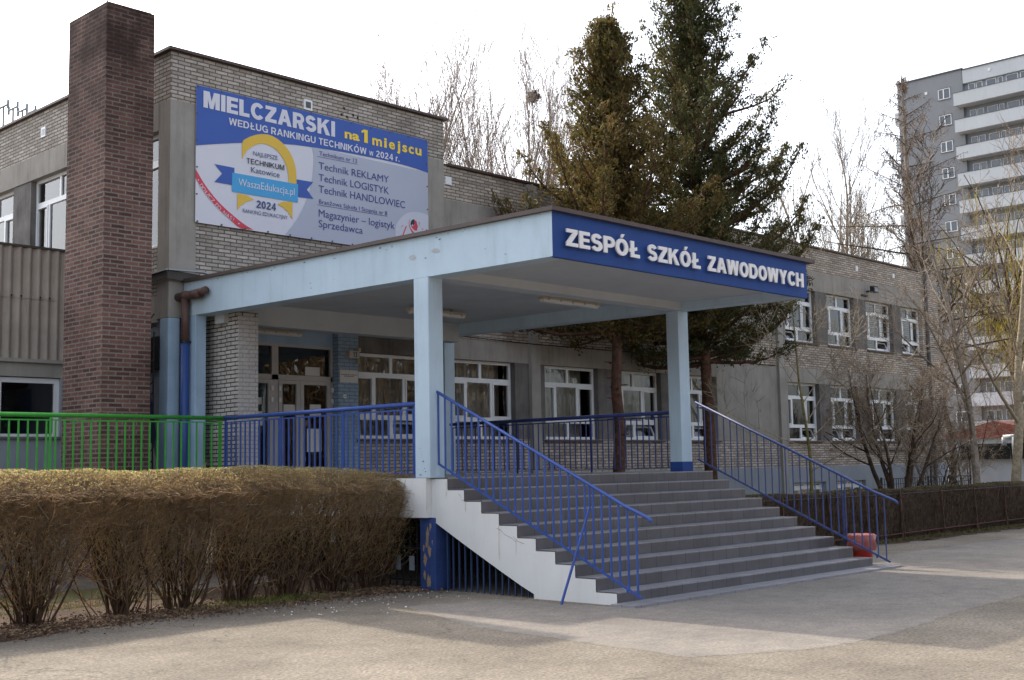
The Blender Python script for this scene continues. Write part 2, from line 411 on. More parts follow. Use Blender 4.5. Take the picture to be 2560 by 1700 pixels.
# heavy sans capitals drawn as strokes; unit height, w = stroke
def _arcp(cx, cy, rx, ry, a0, a1, n=18):
    return [(cx+rx*math.cos(math.radians(a0+(a1-a0)*i/n)), cy+ry*math.sin(math.radians(a0+(a1-a0)*i/n))) for i in range(n+1)]
def _stroke(p, w):
    L, Rr = [], []
    for i in range(len(p)):
        a = p[max(i-1, 0)]; b = p[min(i+1, len(p)-1)]; dx, dy = b[0]-a[0], b[1]-a[1]; l = math.hypot(dx, dy) or 1
        k = w/2
        L.append((p[i][0]-dy/l*k, p[i][1]+dx/l*k)); Rr.append((p[i][0]+dy/l*k, p[i][1]-dx/l*k))
    return [[L[i], L[i+1], Rr[i+1], Rr[i]] for i in range(len(p)-1)]
def glyph(c, w):
    h = w*.88; r = lambda x0, y0, x1, y1: [[(x0, y0), (x1, y0), (x1, y1), (x0, y1)]]
    q = lambda *p: [list(p)]
    if c == 'I': return r(0, 0, w, 1), w
    if c == 'L': return r(0, 0, w, 1)+r(w, 0, .60, h), .60
    if c == 'Ł': return r(.09, 0, .09+w, 1)+r(.09+w, 0, .70, h)+q((0, .30), (0, .30+h), (.52, .66), (.52, .66-h)), .70
    if c in 'EĘ': return r(0, 0, w, 1)+r(w, 0, .66, h)+r(w, 1-h, .66, 1)+r(w, .5-h*.45, .62, .5+h*.45), .66
    if c == 'H': return r(0, 0, w, 1)+r(.78-w, 0, .78, 1)+r(w, .5-h/2, .78-w, .5+h/2), .78
    if c == 'T': return r(0, 1-h, .68, 1)+r(.34-w/2, 0, .34+w/2, 1-h), .68
    if c == 'Z': return r(.02, 1-h, .68, 1)+r(0, 0, .70, h)+q((0, h), (w*1.25, h), (.68, 1-h), (.68-w*1.25, 1-h)), .70
    if c == 'K': return r(0, 0, w, 1)+q((w, .36), (w, .62), (.80-w*1.15, 1), (.80, 1))+q((w*1.35, .55), (w*1.35+w*.8, .66), (.84, 0), (.84-w*1.2, 0)), .84
    if c in 'AĄ':
        o = q((0, 0), (w*1.05, 0), (.42+w*.35, 1), (.42-w*.58, 1))+q((.86, 0), (.86-w*1.05, 0), (.42-w*.35, 1), (.42+w*.58, 1))+r(.22, .22, .64, .22+h)
        return o+(q((.70, 0), (.80, 0), (.80, -.2), (.68, -.17)) if c == 'Ą' else []), .86
    if c == 'V': return q((0, 1), (w*1.05, 1), (.42+w*.4, 0), (.42-w*.4, 0))+q((.84, 1), (.84-w*1.05, 1), (.42-w*.4, 0), (.42+w*.4, 0)), .84
    if c == 'W':
        o = []
        for x0, x1 in ((0, .27), (.54, .27), (.54, .81), (1.08, .81)): o += q((x0+(w*.5 if x0 in (0,) else 0)-w*.5, 1), (x0+w*.5+(w*.5 if x0 == 0 else 0)-(w*0), 1), (x1+w*.45, 0), (x1-w*.45, 0)) if x0 != 1.08 else q((1.08-w, 1), (1.08, 1), (x1+w*.45, 0), (x1-w*.45, 0))
        return o, 1.08
    if c == 'M': return r(0, 0, w, 1)+r(.92-w, 0, .92, 1)+q((w*.6, 1), (w*1.35, 1), (.46+w*.4, 0), (.46-w*.4, 0))+q((.92-w*.6, 1), (.92-w*1.35, 1), (.46-w*.4, 0), (.46+w*.4, 0)), .92
    if c == 'N': return r(0, 0, w, 1)+r(.78-w, 0, .78, 1)+q((w*.5, 1), (w*1.3, 1), (.78-w*.5, 0), (.78-w*1.3, 0)), .78
    if c == 'Y': return r(.41-w/2, 0, .41+w/2, .46)+q((0, 1), (w*1.15, 1), (.41+w/2, .40), (.41-w/2, .40))+q((.82, 1), (.82-w*1.15, 1), (.41-w/2, .40), (.41+w/2, .40)), .82
    if c in 'OÓQ':
        o = _stroke(_arcp(.42, .5, .42-w/2, .51-h/2, 0, 360, 32), w*.97)
        return o+(q((.36, 1.08), (.48, 1.08), (.62, 1.30), (.42, 1.30)) if c == 'Ó' else []), .84
    if c in 'CĆ': return _stroke(_arcp(.42, .5, .42-w/2, .51-h/2, 38, 322, 28), w*.97), .80
    if c == 'G': return _stroke(_arcp(.42, .5, .42-w/2, .51-h/2, 38, 330, 28), w*.97)+r(.46, .40, .82, .40+h)+r(.82-w*.9, .02, .82, .40), .82
    if c == 'U': return _stroke([(w/2, 1), (w/2, .38)]+_arcp(.38, .36, .38-w/2, .36-h/2+.0, 180, 360, 16)+[(.76-w/2, .38), (.76-w/2, 1)], w), .76
    if c == 'D': return r(0, 0, w, 1)+_stroke([(w*.8, 1-h/2), (.38, 1-h/2)]+_arcp(.38, .5, .42-w/2, .5-h/2, 90, -90, 18)+[(w*.8, h/2)], w*.95), .80
    if c in 'PRB':
        m = .44
        o = r(0, 0, w, 1)+_stroke([(w*.8, 1-h/2), (.40, 1-h/2)]+_arcp(.40, (1-h/2+m)/2, .30-w*.35, (1-h/2-m)/2, 90, -90, 12)+[(w*.8, m)], h)
        if c == 'R': o += q((.30, m), (.30+w*1.2, m), (.72, 0), (.72-w*1.15, 0))
        return o, (.72 if c == 'R' else .69)
    if c in 'SŚ':
        top, bot, mid = 1.01-h/2, h/2-.01, .515
        a = _arcp(.36, (top+mid)/2, .34-w/2, (top-mid)/2, 18, 270, 16); b = _arcp(.36, (mid+bot)/2, .36-w/2, (mid-bot)/2, 90, -160, 16)
        return _stroke(a+b[1:], w*.95), .72
    if c == '1': return r(.22, 0, .22+w, 1)+q((0, .68), (.22, .80), (.22, 1), (.0, .86)), .22+w
    if c == '3': return _stroke(_arcp(.29, .74, .28-w/2, .27-h/2, 150, -90, 14)+_arcp(.29, .28, .31-w/2, .29-h/2, 90, -150, 14)[1:], w), .60
    if c == '2': return r(0, 0, .62, h)+_stroke(_arcp(.31, .70, .30-w/2, .31-h/2, 165, -25, 14)+[(.10, h*.9)], w), .62
    if c == '0': return _stroke(_arcp(.31, .5, .31-w/2, .51-h/2, 0, 360, 28), w), .62
    if c == '4': return r(.38, 0, .38+w, 1)+r(0, .22, .66, .22+h)+q((0, .22+h*.2), (w*.9, .22+h*.2), (.38+w*.5, 1), (.38, 1)), .66
    if c == 'w': return [[(x*.62, y*.72) for x, y in p] for p in glyph('W', w*.95)[0]], 1.08*.62
    if c == 'r': return r(0, 0, w, .72)+_stroke(_arcp(.26, .46, .26-w/2, .2, 170, 60, 6), w*.9), .36
    if c == '.': return r(0, 0, w, w), w
    if c == '!': return r(0, .30, w, 1)+r(0, 0, w, w), w
    return [], .34
def heavy(name, s, x0, x1, zb, zc, y, m, parent, w=.24, gap=.09, depth=0.0):
    """y = front plane of the letters; pieces step back a hair so that no faces share a plane"""
    out = []; x = 0
    for c in s:
        g, wd = glyph(c, w)
        out.append((x, g)); x += wd+(gap if c != ' ' else 0)
    tot = x-gap; sx = (x1-x0)/tot; sz = zc-zb
    mb = MB(); k = 0
    for ox, g in out:
        for p in g:
            pts = [(x0+(ox+a)*sx, zb+b*sz) for a, b in p]
            k = (k+1) % 23; yy = y+k*.00008*(2 if depth else 1)
            if depth: mb.prism(pts, 'y', yy, y+depth)
            else: mb.poly([(a, yy, b) for a, b in pts])
    o = mb.build(name, m, parent)
    if not depth:
        for p in o.data.polygons:
            if p.normal.y > 0: p.flip()
        o.data.update()
    return o
# ================================================================== ground
g = MB(); g.poly([(-900, -900, 0), (900, -900, 0), (900, 900, 0), (-900, 900, 0)])
tag(g.build('ground', 'asphalt'), kind='structure')
rng = random.Random(5)
def sheet(name, pts, z, m, jit=.05, sub=.25):
    out = []
    for a, b in zip(pts, pts[1:]+pts[:1]):
        n = max(1, int(math.dist(a, b)/sub))
        for k in range(n):
            t = k/n; out.append((a[0]+(b[0]-a[0])*t+rng.uniform(-jit, jit), a[1]+(b[1]-a[1])*t+rng.uniform(-jit, jit), z))
    me = bpy.data.meshes.new(name)
    import bmesh
    bm = bmesh.new(); vs_ = [bm.verts.new(p) for p in out]; f = bm.faces.new(vs_)
    bmesh.ops.triangulate(bm, faces=[f]); bmesh.ops.recalc_face_normals(bm, faces=bm.faces)
    for f in bm.faces:
        if f.normal.z < 0: f.normal_flip()
    bm.to_mesh(me); bm.free(); me.materials.append(MATS[m])
    return tag(link(name, me), kind='structure')
sheet('pavement', [(-2.7, -6.0), (-1.7, -6.55), (-.85, -6.7), (.15, -6.62), (1.66, -6.45), (3.7, -6.36), (9, -6.3), (16, -5.6), (16, -2.0), (6.6, -2.0), (6.6, -3.15), (-.15, -3.1), (-.3, -1.2), (-1.6, -.9), (-2.4, -3.0)], .002, 'asphalt_smooth', .028, .12)
sheet('soil', [(-14, 3.6), (-14, -.7), (-8, -.45), (-6.4, .05), (-5.2, .42), (-4.2, .55), (-3.0, .62), (-1.9, .62), (-.9, .62), (.2, .25), (.3, 1.2), (.3, 3.4), (-2, 3.4)], .004, 'soil_mat', .1, .2)
sheet('lawn', [(-16, 5.0), (-16, 3.7), (-2.3, 3.5), (-2.3, 4.9)], .004, 'lawn_mat', .06, .3)
sheet('flower_bed', [(6.7, .25), (40, .3), (40, 6.7), (6.7, 6.7)], .004, 'lawn_mat', .05, .4)
sheet('verge', [(6.7, .22), (6.7, -.35), (12, -.75), (20, -.85), (30, -.9), (30, .26)], .004, 'soil_mat', .12, .25)

# ================================================================== school
WY = 6.75
SX = lambda x: -11.558+(x+11.558)*1.0309
SZ = lambda z: 1.684+(z-1.684)*1.0309
school = thing('school_building', (14, 10, 0), 'long two storey grey brick school with a taller hall block behind the canopy', 'school')
Z1, Z2, Z3, Z4, Z5, Z6, Z7, ZR, ZH = 1.525, 2.309, 4.051, 4.505, 5.304, 6.94, 7.556, 8.298, 9.303
X0, XH, XE = -.395, 6.30, 30.62
D = .32
wins = dict(B=(6.49, 8.44), C=(9.44, 11.38), D=(11.98, 13.93), E=(14.53, 16.47), F=(20.15, 21.98), G=(22.66, 24.41), H=(25.20, 27.06), I=(27.68, 29.28))
bw = MB(); cp = MB(); cd = MB(); pl = MB(); cl = MB()
# wing
bw.box(XH, XE, WY, WY+D, Z1, Z2); bw.box(XH, XE, WY, WY+D, Z4, Z5); bw.box(XH, XE, WY, WY+D, Z7, ZR)
bw.box(29.28, XE, WY, WY+D, Z2, Z4); bw.box(29.28, XE, WY, WY+D, Z5, Z7)
bw.box(XE-D, XE, WY+D, 19, 0, ZR)
cp.box(XH, 29.28, WY-.003, WY+D, Z3, Z4); cp.box(XH, 29.28, WY-.003, WY+D, Z6, Z7)
ws = sorted(wins.values()); edges = [XH]+[e for w in ws for e in w]+[29.28]
for a, b in zip(edges[0::2], edges[1::2]):
    if b-a < .02: continue
    if b-a > 2: cp.box(a, b, WY, WY+D, Z2, Z3); cp.box(a, b, WY, WY+D, Z5, Z6)
    else:
        for u0, u1 in ((Z2, Z3), (Z5, Z6)): MB().box(a, b, WY+.004, WY+D, u0, u1).build('wall_pier', 'concrete_dark', school)
# plinth with basement windows
bas = [(20.2, 22.1), (22.75, 24.6)]
pe = [XH]+[e for w in bas for e in w]+[XE]
for a, b in zip(pe[0::2], pe[1::2]): pl.box(a, b, WY-.02, WY+D, 0, Z1)
for a, b in bas: pl.box(a, b, WY-.02, WY+D, 0, .45); pl.box(a, b, WY-.02, WY+D, 1.06, Z1)
# pilasters (rain pipe casings)
for a, b in ((8.894, 9.20), (19.58, 19.86)):
    MB().box(a, b, WY-.09, WY, 0.6, ZR-.03).build('pilaster', 'concrete_light', school)
# hall front
hb = MB(); hb.box(X0, XH, WY, WY+D, 8.40, ZH); hb.box(.141, 5.81, WY+.03, WY+D, Z4, 8.40); hb.box(X0, X0+D, WY+D, 24, 8.40, ZH); hb.box(X0, X0+D, 7.15, 24, 4.86, 5.75)
hb.box(XH-D, XH, WY+D, 24, Z7, ZH); hb.box(X0+D, XH-D, 23.7, 24, Z7, ZH)
hb.build('hall_wall', 'hall_brick', school)
ch = MB(); ch.box(X0, .141, WY, WY+.40, Z4-.07, 8.40); ch.box(5.81, XH, WY, WY+D, Z4, 8.40)
ch.box(X0-.004, X0+D, WY+.40, 24, 7.90, 8.40); ch.box(X0-.004, X0+D, WY+.40, 24, 4.38, 4.86)
ch.build('corner_pillar', 'concrete', school)
for a, b in ((9.4, 10.2), (12.4, 13.25), (15.4, 16.2)): MB().box(X0+.02, X0+D, a, b, 5.75, 7.90).build('wall_pier', 'concrete_dark', school)
bp = MB(); bp.box(X0, -.16, WY, WY+.30, 0, Z4-.07); bp.build('painted_pillar', 'pier_blue', school, bevel=.025)
bw.build('brick_wall', 'wing_brick', school); cp.build('concrete_band', 'concrete', school)
pl.build('plinth', 'render_grey', school)
# ground floor of the hall under the canopy
fl = MB(); fl.box(3.88, 5.85, WY, WY+D, 1.2, Z2); fl.build('parapet_wall', 'wing_brick', school)
fl = MB(); fl.box(3.88, XH, WY, WY+D, Z3, Z4); fl.box(5.85, 6.49, WY+.004, WY+D, 1.2, Z3); fl.build('lintel', 'concrete_dark', school)
fl = MB(); fl.box(3.37, 3.88, WY, WY+D, 1.2, Z4); fl.build('painted_brick_pier', 'blue_painted_brick', school)
fl = MB(); fl.box(.3, 3.37, 6.93, 7.1, 4.12, Z4); fl.build('door_lintel', 'pier_blue', school)
fl = MB(); fl.box(.32, .70, 5.98, 7.1, 1.2, 4.50); fl.box(.29, .70, 5.60, 5.98, 1.2, 4.47); fl.build('entrance_pier', 'white_brick', school)
fl = MB(); fl.box(.292, .702, 5.594, 5.600, 1.56, 4.40); fl.build('painted_face', 'white_painted_brick', school)
fl = MB(); fl.box(X0+.05, .32, 7.1, 7.3, 0, Z4); fl.box(X0+.05, X0+D, 7.3, 24, 0, 4.38); fl.build('lower_wall', 'render_grey', school)
# roofs and floors
rf = MB(); rf.box(X0+.05, XH-.05, WY+.05, 23.9, 9.15, 9.27); rf.box(XH, XE-.05, WY+.05, 18.9, 8.15, 8.27); rf.build('roof', 'roof_felt', school)
re = MB(); re.box(X0-.08, XH+.08, WY-.09, WY+.3, ZH, ZH+.05); re.box(X0-.08, X0+.3, WY+.3, 24, ZH, ZH+.05); re.box(XH+.08, XE+.08, WY-.08, WY+.3, ZR, ZR+.05); re.box(XE-.3, XE+.08, WY+.3, 19, ZR, ZR+.05)
re.build('roof_edge', 'flashing', school)
ins = MB(); ins.box(X0+.4, XE-.4, 7.1, 11.4, 1.30, 1.5); ins.box(XH, XE-.4, 7.1, 11.4, 4.35, 4.6); ins.box(X0+.4, XE-.4, 11.4, 11.6, 1.3, 8.1); ins.box(X0+.4, XH, 7.2, 11.4, 4.45, 4.6)
for xx in (8.8, 14.2, 19.4, 24.8): ins.box(xx, xx+.15, 7.15, 11.4, 1.5, 8.1)
ins.box(X0+3.4, X0+3.5, 7.1, 23, 4.6, 9.1)
ins.build('interior', 'inside', school)

def window_geo(w, h, cols, mw=.065, top=.25, bot=.25, ver=0):
    """pvc window, local: x 0..w, z 0..h, front at y=0. three bands: two top lights, three tall lights, two vents"""
    f = MB(); gl = MB(); d = .07
    f.box(0, w, 0, d, 0, mw); f.box(0, w, 0, d, h-mw, h); f.box(0, mw, 0, d, mw, h-mw); f.box(w-mw, w, 0, d, mw, h-mw)
    zt, zb = h*(1-top), h*bot
    f.box(mw, w-mw, .002, d, zt-.05, zt+.05)
    if bot: f.box(mw, w-mw, .002, d, zb-.05, zb+.05)
    f.box(w/2-.04, w/2+.04, .004, d, zt+.05, h-mw)
    z0 = zb+.05 if bot else mw
    for c in cols: f.box(w*c-.038, w*c+.038, .004, d, z0, zt-.05)
    if bot: f.box(w/2-.045, w/2+.045, .004, d, mw, zb-.05)
    # narrow sashes in the side lights
    for (a, b) in ((mw, w*cols[0]-.038), (w*cols[1]+.038, w-mw)):
        s = .03
        f.box(a, b, -.012, .05, z0, z0+s); f.box(a, b, -.012, .05, zt-.05-s, zt-.05); f.box(a, a+s, -.012, .05, z0+s, zt-.05-s); f.box(b-s, b, -.012, .05, z0+s, zt-.05-s)
    gl.quad((mw, .035, zb if bot else mw), (w-mw, .035, zb if bot else mw), (w-mw, .035, h-mw), (mw, .035, h-mw))
    if bot:
        for (a, b, op) in ((mw, w/2-.045, ver & 1), (w/2+.045, w-mw, ver & 2)):
            if not op: gl.quad((a, .034, mw), (b, .034, mw), (b, .034, zb-.05), (a, .034, zb-.05))
    return f, gl
def vent_geo(w, h):
    f = MB(); f.box(0, w, 0, .04, 0, .04); f.box(0, w, 0, .04, h-.04, h); f.box(0, .04, 0, .04, .04, h-.04); f.box(w-.04, w, 0, .04, .04, h-.04)
    g_ = MB(); g_.quad((.04, .02, .04), (w-.04, .02, .04), (w-.04, .02, h-.04), (.04, .02, h-.04)); return f, g_
_wc = {}
def window(x0, x1, z0, z1, y, cols, ver=0, curtain=True, sill=True, bot=.25, rot=None):
    w, h = round(x1-x0, 2), round(z1-z0, 2); k = (w, h, cols, ver, bot)
    if k not in _wc:
        f, gl = window_geo(w, h, cols, ver=ver, bot=bot); _wc[k] = (f.mesh('window', 'pvc_white'), gl.mesh('pane', 'glass'))
    o = link('window', _wc[k][0], school, (x0, y, z0))
    if rot: o.rotation_euler.z = rot
    p = link('pane', _wc[k][1]); p.parent = o
    if bot and ver:
        wv, hv = w/2-.11, h*bot-.115
        for bit, xo in ((1, .065), (2, w/2+.045)):
            if ver & bit:
                kk = ('v', wv, hv)
                if kk not in _wc:
                    a, b_ = vent_geo(wv, hv); _wc[kk] = (a.mesh('vent_sash', 'pvc_white'), b_.mesh('pane', 'glass'))
                s = link('vent_sash', _wc[kk][0]); s.parent = o; s.location = (xo, .03, .065); s.rotation_euler.x = math.radians(-24)
                q = _wc[kk][1]
                s2 = link('pane', q); s2.parent = o; s2.location = (xo, .03, .065); s2.rotation_euler.x = math.radians(-24)
    if curtain:
        kc = ('c', w, h, curtain)
        if kc not in _wc:
            c = MB(); n = int(w/.05); r2 = random.Random(int(w*100)+int(curtain))
            xs = [i*w/n for i in range(n+1)]; ys = [.42+.03*math.sin(i*1.9)+r2.uniform(-.015, .015) for i in range(n+1)]
            for i in range(n): c.quad((xs[i], ys[i], -.02), (xs[i+1], ys[i+1], -.02), (xs[i+1], ys[i+1], h-.03), (xs[i], ys[i], h-.03))
            _wc[kc] = c.mesh('curtain', 'curtain')
        q = link('curtain', _wc[kc]); q.parent = o
    if sill:
        ks = ('s', w)
        if ks not in _wc:
            s = MB(); s.box(-.05, w+.05, -.22, .02, -.06, -.022); _wc[ks] = s.mesh('sill', 'flashing')
        q = link('sill', _wc[ks]); q.parent = o
    return o
FY = WY+.15
C3 = (.27, .68); C4 = (.24, .66)
window(3.88, 5.85, Z2, Z3, FY, C3, 2)
for k, (a, b) in wins.items():
    far = k in 'FGHI'
    window(a, b, Z2, Z3, FY, C4 if far else C3, {'C': 0, 'D': 2, 'E': 2, 'F': 2, 'G': 3}.get(k, 0), curtain=not far)
    window(a, b, Z5, Z6, FY, C4 if far else C3, {'E': 3, 'F': 1, 'H': 2, 'I': 1}.get(k, 0), curtain=False)
for a, b in bas: window(a, b, .45, 1.06, WY+.12, (.33, .66), curtain=False, sill=False, bot=0)
for a, b in ((7.15, 9.4), (10.2, 12.4), (13.25, 15.4), (16.2, 18.4)):
    window(a, b, 5.75, 7.90, b, C3, curtain=False, sill=False, bot=0, rot=-math.pi/2).location = Vector((X0+.14, b, 5.75))-school.location
# window on the left wall behind the chimney, ground floor
vt = MB(); vt.box(X0-.02, X0+.05, 7.05, 8.0, 3.53, 4.12); vt.build('dark_window', 'dark', school)

# entrance doors
door = MB(); Y = 6.93
def fr(a, b, z0, z1, mb=door, y0=Y, y1=Y+.08): mb.box(a, b, y0, y1, z0, z1)
fr(.70, 3.37, 4.075, 4.12); fr(.70, 3.37, 3.43, 3.53); fr(.70, .76, 1.55, 4.075); fr(1.92, 2.07, 1.55, 4.075); fr(3.32, 3.37, 1.55, 4.075)
dr = door.build('entrance_door', 'door_grey', school)
gp = MB(); gp.quad((.76, Y+.04, 3.53), (1.92, Y+.04, 3.53), (1.92, Y+.04, 4.075), (.76, Y+.04, 4.075)); gp.quad((2.07, Y+.04, 3.53), (3.32, Y+.04, 3.53), (3.32, Y+.04, 4.075), (2.07, Y+.04, 4.075))
gp.build('transom_pane', 'glass', dr)
for a, b in ((.76, 1.34), (1.34, 1.92), (2.07, 2.575), (2.575, 3.32)):
    m_ = MB(); t = .09; y0, y1 = Y-.01, Y+.06
    m_.box(a+.004, b-.004, y0, y1, 1.57, 1.75); m_.box(a+.004, b-.004, y0, y1, 3.355, 3.425); m_.box(a+.004, a+t, y0, y1, 1.75, 3.355); m_.box(b-t, b-.004, y0, y1, 1.75, 3.355)
    m_.quad((a+t, Y+.03, 1.75), (b-t, Y+.03, 1.75), (b-t, Y+.03, 3.355), (a+t, Y+.03, 3.355))
    lf = m_.build('door_leaf', 'door_grey', dr)
    lf.data.materials.append(MATS['glass'])
    for p_ in lf.data.polygons:
        if abs(p_.normal.y) > .9 and p_.area > .4 and abs(p_.center.y-(Y+.03)) < .003: p_.material_index = 1
for x in (1.90, 2.08, 3.33):
    for z in (3.24, 3.02): MB().box(x-.012, x+.04, Y-.035, Y-.012, z-.02, z+.07).build('hinge', 'pvc_white', dr)
for a, b, z0, z1 in ((2.71, 3.065, 3.54, 3.71), (2.82, 3.09, 2.75, 2.975), (2.2, 2.47, 2.80, 2.96), (1.44, 1.7, 2.95, 3.08), (1.45, 1.72, 2.55, 2.82), (2.75, 3.1, 2.05, 2.5)): MB().box(a, b, Y+.015, Y+.018, z0, z1).build('notice_sheet', 'paper', dr)

# vents, floodlight, pipes on the walls
def vent_box(x, z, w=.2, face='y', dark=True):
    m_ = MB(); h = w*1.05
    if face == 'y': m_.box(x-w/2, x+w/2, WY-.03, WY, z-h/2, z+h/2)
    else: m_.box(X0-.03, X0, x-w/2, x+w/2, z-h/2, z+h/2)
    o = m_.build('vent_cover', 'pvc_white', school)
    if dark:
        m_ = MB(); w2 = w*.62
        if face == 'y': m_.box(x-w2/2, x+w2/2, WY-.034, WY-.03, z-w2/2, z+w2/2)
        else: m_.box(X0-.034, X0-.03, x-w2/2, x+w2/2, z-w2/2, z+w2/2)
        m_.build('opening', 'vent_grey' if face == 'y' else 'zinc', o)
vent_box(2.63, 8.90); vent_box(11.79, 8.83, .2, 'x'); vent_box(6.42, 7.97, .17, dark=False); vent_box(24.68, 7.93, .15, dark=False); vent_box(27.24, 7.94, .14, dark=False)
hs = MB()
for x, z in ((3.55, 9.02), (3.62, 8.86), (3.48, 8.88), (3.78, 8.93), (3.9, 8.9)): hs.box(x-.022, x+.022, WY-.004, WY, z-.025, z+.025)
hs.build('wall_hole', 'dark', school)
m_ = MB(); m_.tube([(29.55, WY-.07, 0), (29.55, WY-.07, ZR)], .06, 8); m_.build('rain_pipe', 'vent_grey', school)
m_ = MB(); m_.tube([(25.0, WY-.05, Z3), (25.0, WY-.05, 2.1), (25.1, WY-.05, 2.02), (30.4, WY-.05, 2.0)], .045, 8); m_.build('rain_pipe', 'concrete_dark', school)
m_ = MB(); m_.tube([(6.3, WY-.02, 4.56), (9.0, WY-.1, 4.50), (12, WY-.02, 4.53), (19.9, WY-.02, 4.50)], .012, 5); m_.build('cable', 'dark', school)
fl_ = thing('floodlight', (25.3, WY-.3, 7.2), 'black floodlight on the upper concrete band of the school wing', 'floodlight')
m_ = MB(); m_.box(25.15, 25.45, WY-.36, WY-.2, 7.16, 7.38); m_.build('housing', 'black_metal', fl_, bevel=.02)
m_ = MB(); m_.box(25.19, 25.41, WY-.364, WY-.36, 7.19, 7.33); m_.build('lens', 'grey_metal', fl_)
m_ = MB(); m_.box(25.28, 25.32, WY-.2, WY, 7.2, 7.25); m_.box(24.9, 25.28, WY-.06, WY-.003, 7.05, 7.10); m_.build('bracket', 'black_metal', fl_)

# house number, plaque, bell
t = thing('house_number_lamp', (3.67, WY, 3.9), 'small white box lamp with the number 13 beside the entrance door', 'lamp')
m_ = MB(); m_.box(3.55, 3.80, WY-.13, WY-.01, 3.90, 4.05); m_.build('housing', 'lamp_body', t, bevel=.015)
m_ = MB(); m_.box(3.56, 3.79, WY-.133, WY-.13, 3.91, 4.04); m_.build('face_plate', 'door_grey', t)
heavy('lettering', '13', 3.64, 3.74, 3.925, 4.025, WY-.138, 'ink_black', t, .2, .12)
m_ = MB(); m_.tube([(3.84, WY-.05, 4.09), (3.84, WY-.05, 3.8)], .025, 8); m_.box(3.81, 3.87, WY-.1, WY-.01, 4.04, 4.12); m_.build('cable_box', 'lamp_body', t)
t = thing('wall_plaque', (3.63, WY, 3.42), 'white address plate on the pale blue brick pier below the number lamp', 'plaque')
m_ = MB(); m_.box(3.40, 3.85, WY-.02, WY-.004, 3.42, 3.67); m_.build('plate', 'paper', t)
m_ = MB(); r2 = random.Random(3)
for z, x, xe in ((3.575, 3.425, 3.82), (3.545, 3.50, 3.74)):
    while x < xe:
        w = r2.uniform(.015, .05); m_.box(x, min(x+w, xe), WY-.022, WY-.02, z-.007, z+.007); x += w+.012
m_.build('lettering', 'ink_black', t)
t = thing('doorbell', (3.51, WY, 3.1), 'small white doorbell button box under the address plate', 'doorbell')
m_ = MB(); m_.box(3.475, 3.545, WY-.035, WY-.003, 3.10, 3.18); m_.build('case', 'pvc_white', t, bevel=.006)
m_ = MB(); m_.box(3.50, 3.52, WY-.039, WY-.035, 3.13, 3.15); m_.build('button', 'black_metal', t)

# chimney
t = thing('chimney', (-1.4, 7.05, 0), 'tall free standing red brick chimney with sooty top left of the hall', 'chimney')
m_ = MB(); m_.box(-1.84, -.937, 6.385, 7.745, 0, 9.72); m_.build('shaft', 'chimney_brick', t)
m_ = MB(); m_.box(-1.80, -.977, 6.425, 7.705, 9.72, 9.75); m_.build('mortar_cap', 'concrete_dark', t)
m_ = MB(); m_.tube([(-1.40, 6.9, 9.75), (-1.40, 6.9, 9.95)], .012, 6); m_.tube([(-1.80, 6.45, 9.75), (-1.80, 6.45, 9.80)], .012, 6); m_.build('lightning_rod', 'grey_metal', t)

# annex with corrugated parapet
t = thing('annex_building', (-6, 9, 0), 'low grey annex with a corrugated upper wall and a white window left of the chimney', 'annex')
AY = 7.75
m_ = MB(); m_.box(-14, -1.62, AY, AY+.25, 0, 2.33); m_.box(-14, -4.9, AY, AY+.25, 2.33, 3.36); m_.box(-2.98+.0, -2.96, AY, AY+.25, 2.33, 3.36); m_.box(-1.87, -1.62, AY, AY+.25, 2.33, 3.36); m_.build('wall', 'render_grey', t)
m_ = MB(); m_.box(-14, -1.62, AY, AY+.25, 3.36, 3.62); m_.box(-14, -1.62, AY-.07, AY, 3.60, 3.66); m_.build('fascia', 'concrete_light', t)
m_ = MB(); n = 15*80; xs = [-14+i*(12.38/n) for i in range(n+1)]; P_ = .166
def cy(x): return AY-.03-.028*math.cos(2*math.pi*x/P_)
for z0, z1, o_ in ((3.62, 4.73, 0), (4.69, 5.56, .012)):
    for i in range(n): m_.quad((xs[i], cy(xs[i])-o_, z0), (xs[i+1], cy(xs[i+1])-o_, z0), (xs[i+1], cy(xs[i+1])-o_, z1), (xs[i], cy(xs[i])-o_, z1))
m_.build('corrugated_cladding', 'corrugated', t, smooth=True)
m_ = MB()
for i in range(52):
    x = -14+P_*(.5+math.floor(i*1.4)); m_.tube([(x, cy(x)-.03, 4.72), (x, cy(x)+.0, 4.72)], .018, 6)
m_.build('fixing_bolt', 'black_metal', t)
m_ = MB(); m_.box(-14, -1.62, AY-.08, AY+.3, 5.56, 5.60); m_.box(-14, -1.62, AY+.3, 13, 5.40, 5.5); m_.build('roof', 'roof_felt', t)
m_ = MB(); m_.box(-14, -1.62, AY+.1, 13, 3.3, 3.36); m_.box(-14, -1.62, 12.8, 13, 0, 5.4); m_.box(-14, -13.8, AY+.25, 12.8, 0, 5.4); m_.build('floor', 'inside', t)
for a in (-2.96-1.09*0, ):
    pass
def awin(a, b):
    m_ = MB(); z0, z1 = 2.345, 3.345; y = AY+.06; w = .085
    m_.box(a, b, y, y+.08, z0, z0+w*.6); m_.box(a, b, y, y+.08, z1-w, z1); m_.box(a, a+w, y, y+.08, z0+w*.6, z1-w); m_.box(b-w, b, y, y+.08, z0+w*.6, z1-w)
    o = m_.build('window', 'pvc_white', t)
    m_ = MB(); m_.quad((a+w, y+.04, z0+w*.6), (b-w, y+.04, z0+w*.6), (b-w, y+.04, z1-w), (a+w, y+.04, z1-w)); m_.build('pane', 'glass', o)
    m_ = MB(); m_.box(a-.02, b+.02, AY-.05, AY+.06, z0-.04, z0); m_.build('sill', 'concrete_dark', o)
awin(-2.96, -1.87); awin(-4.9, -2.98)

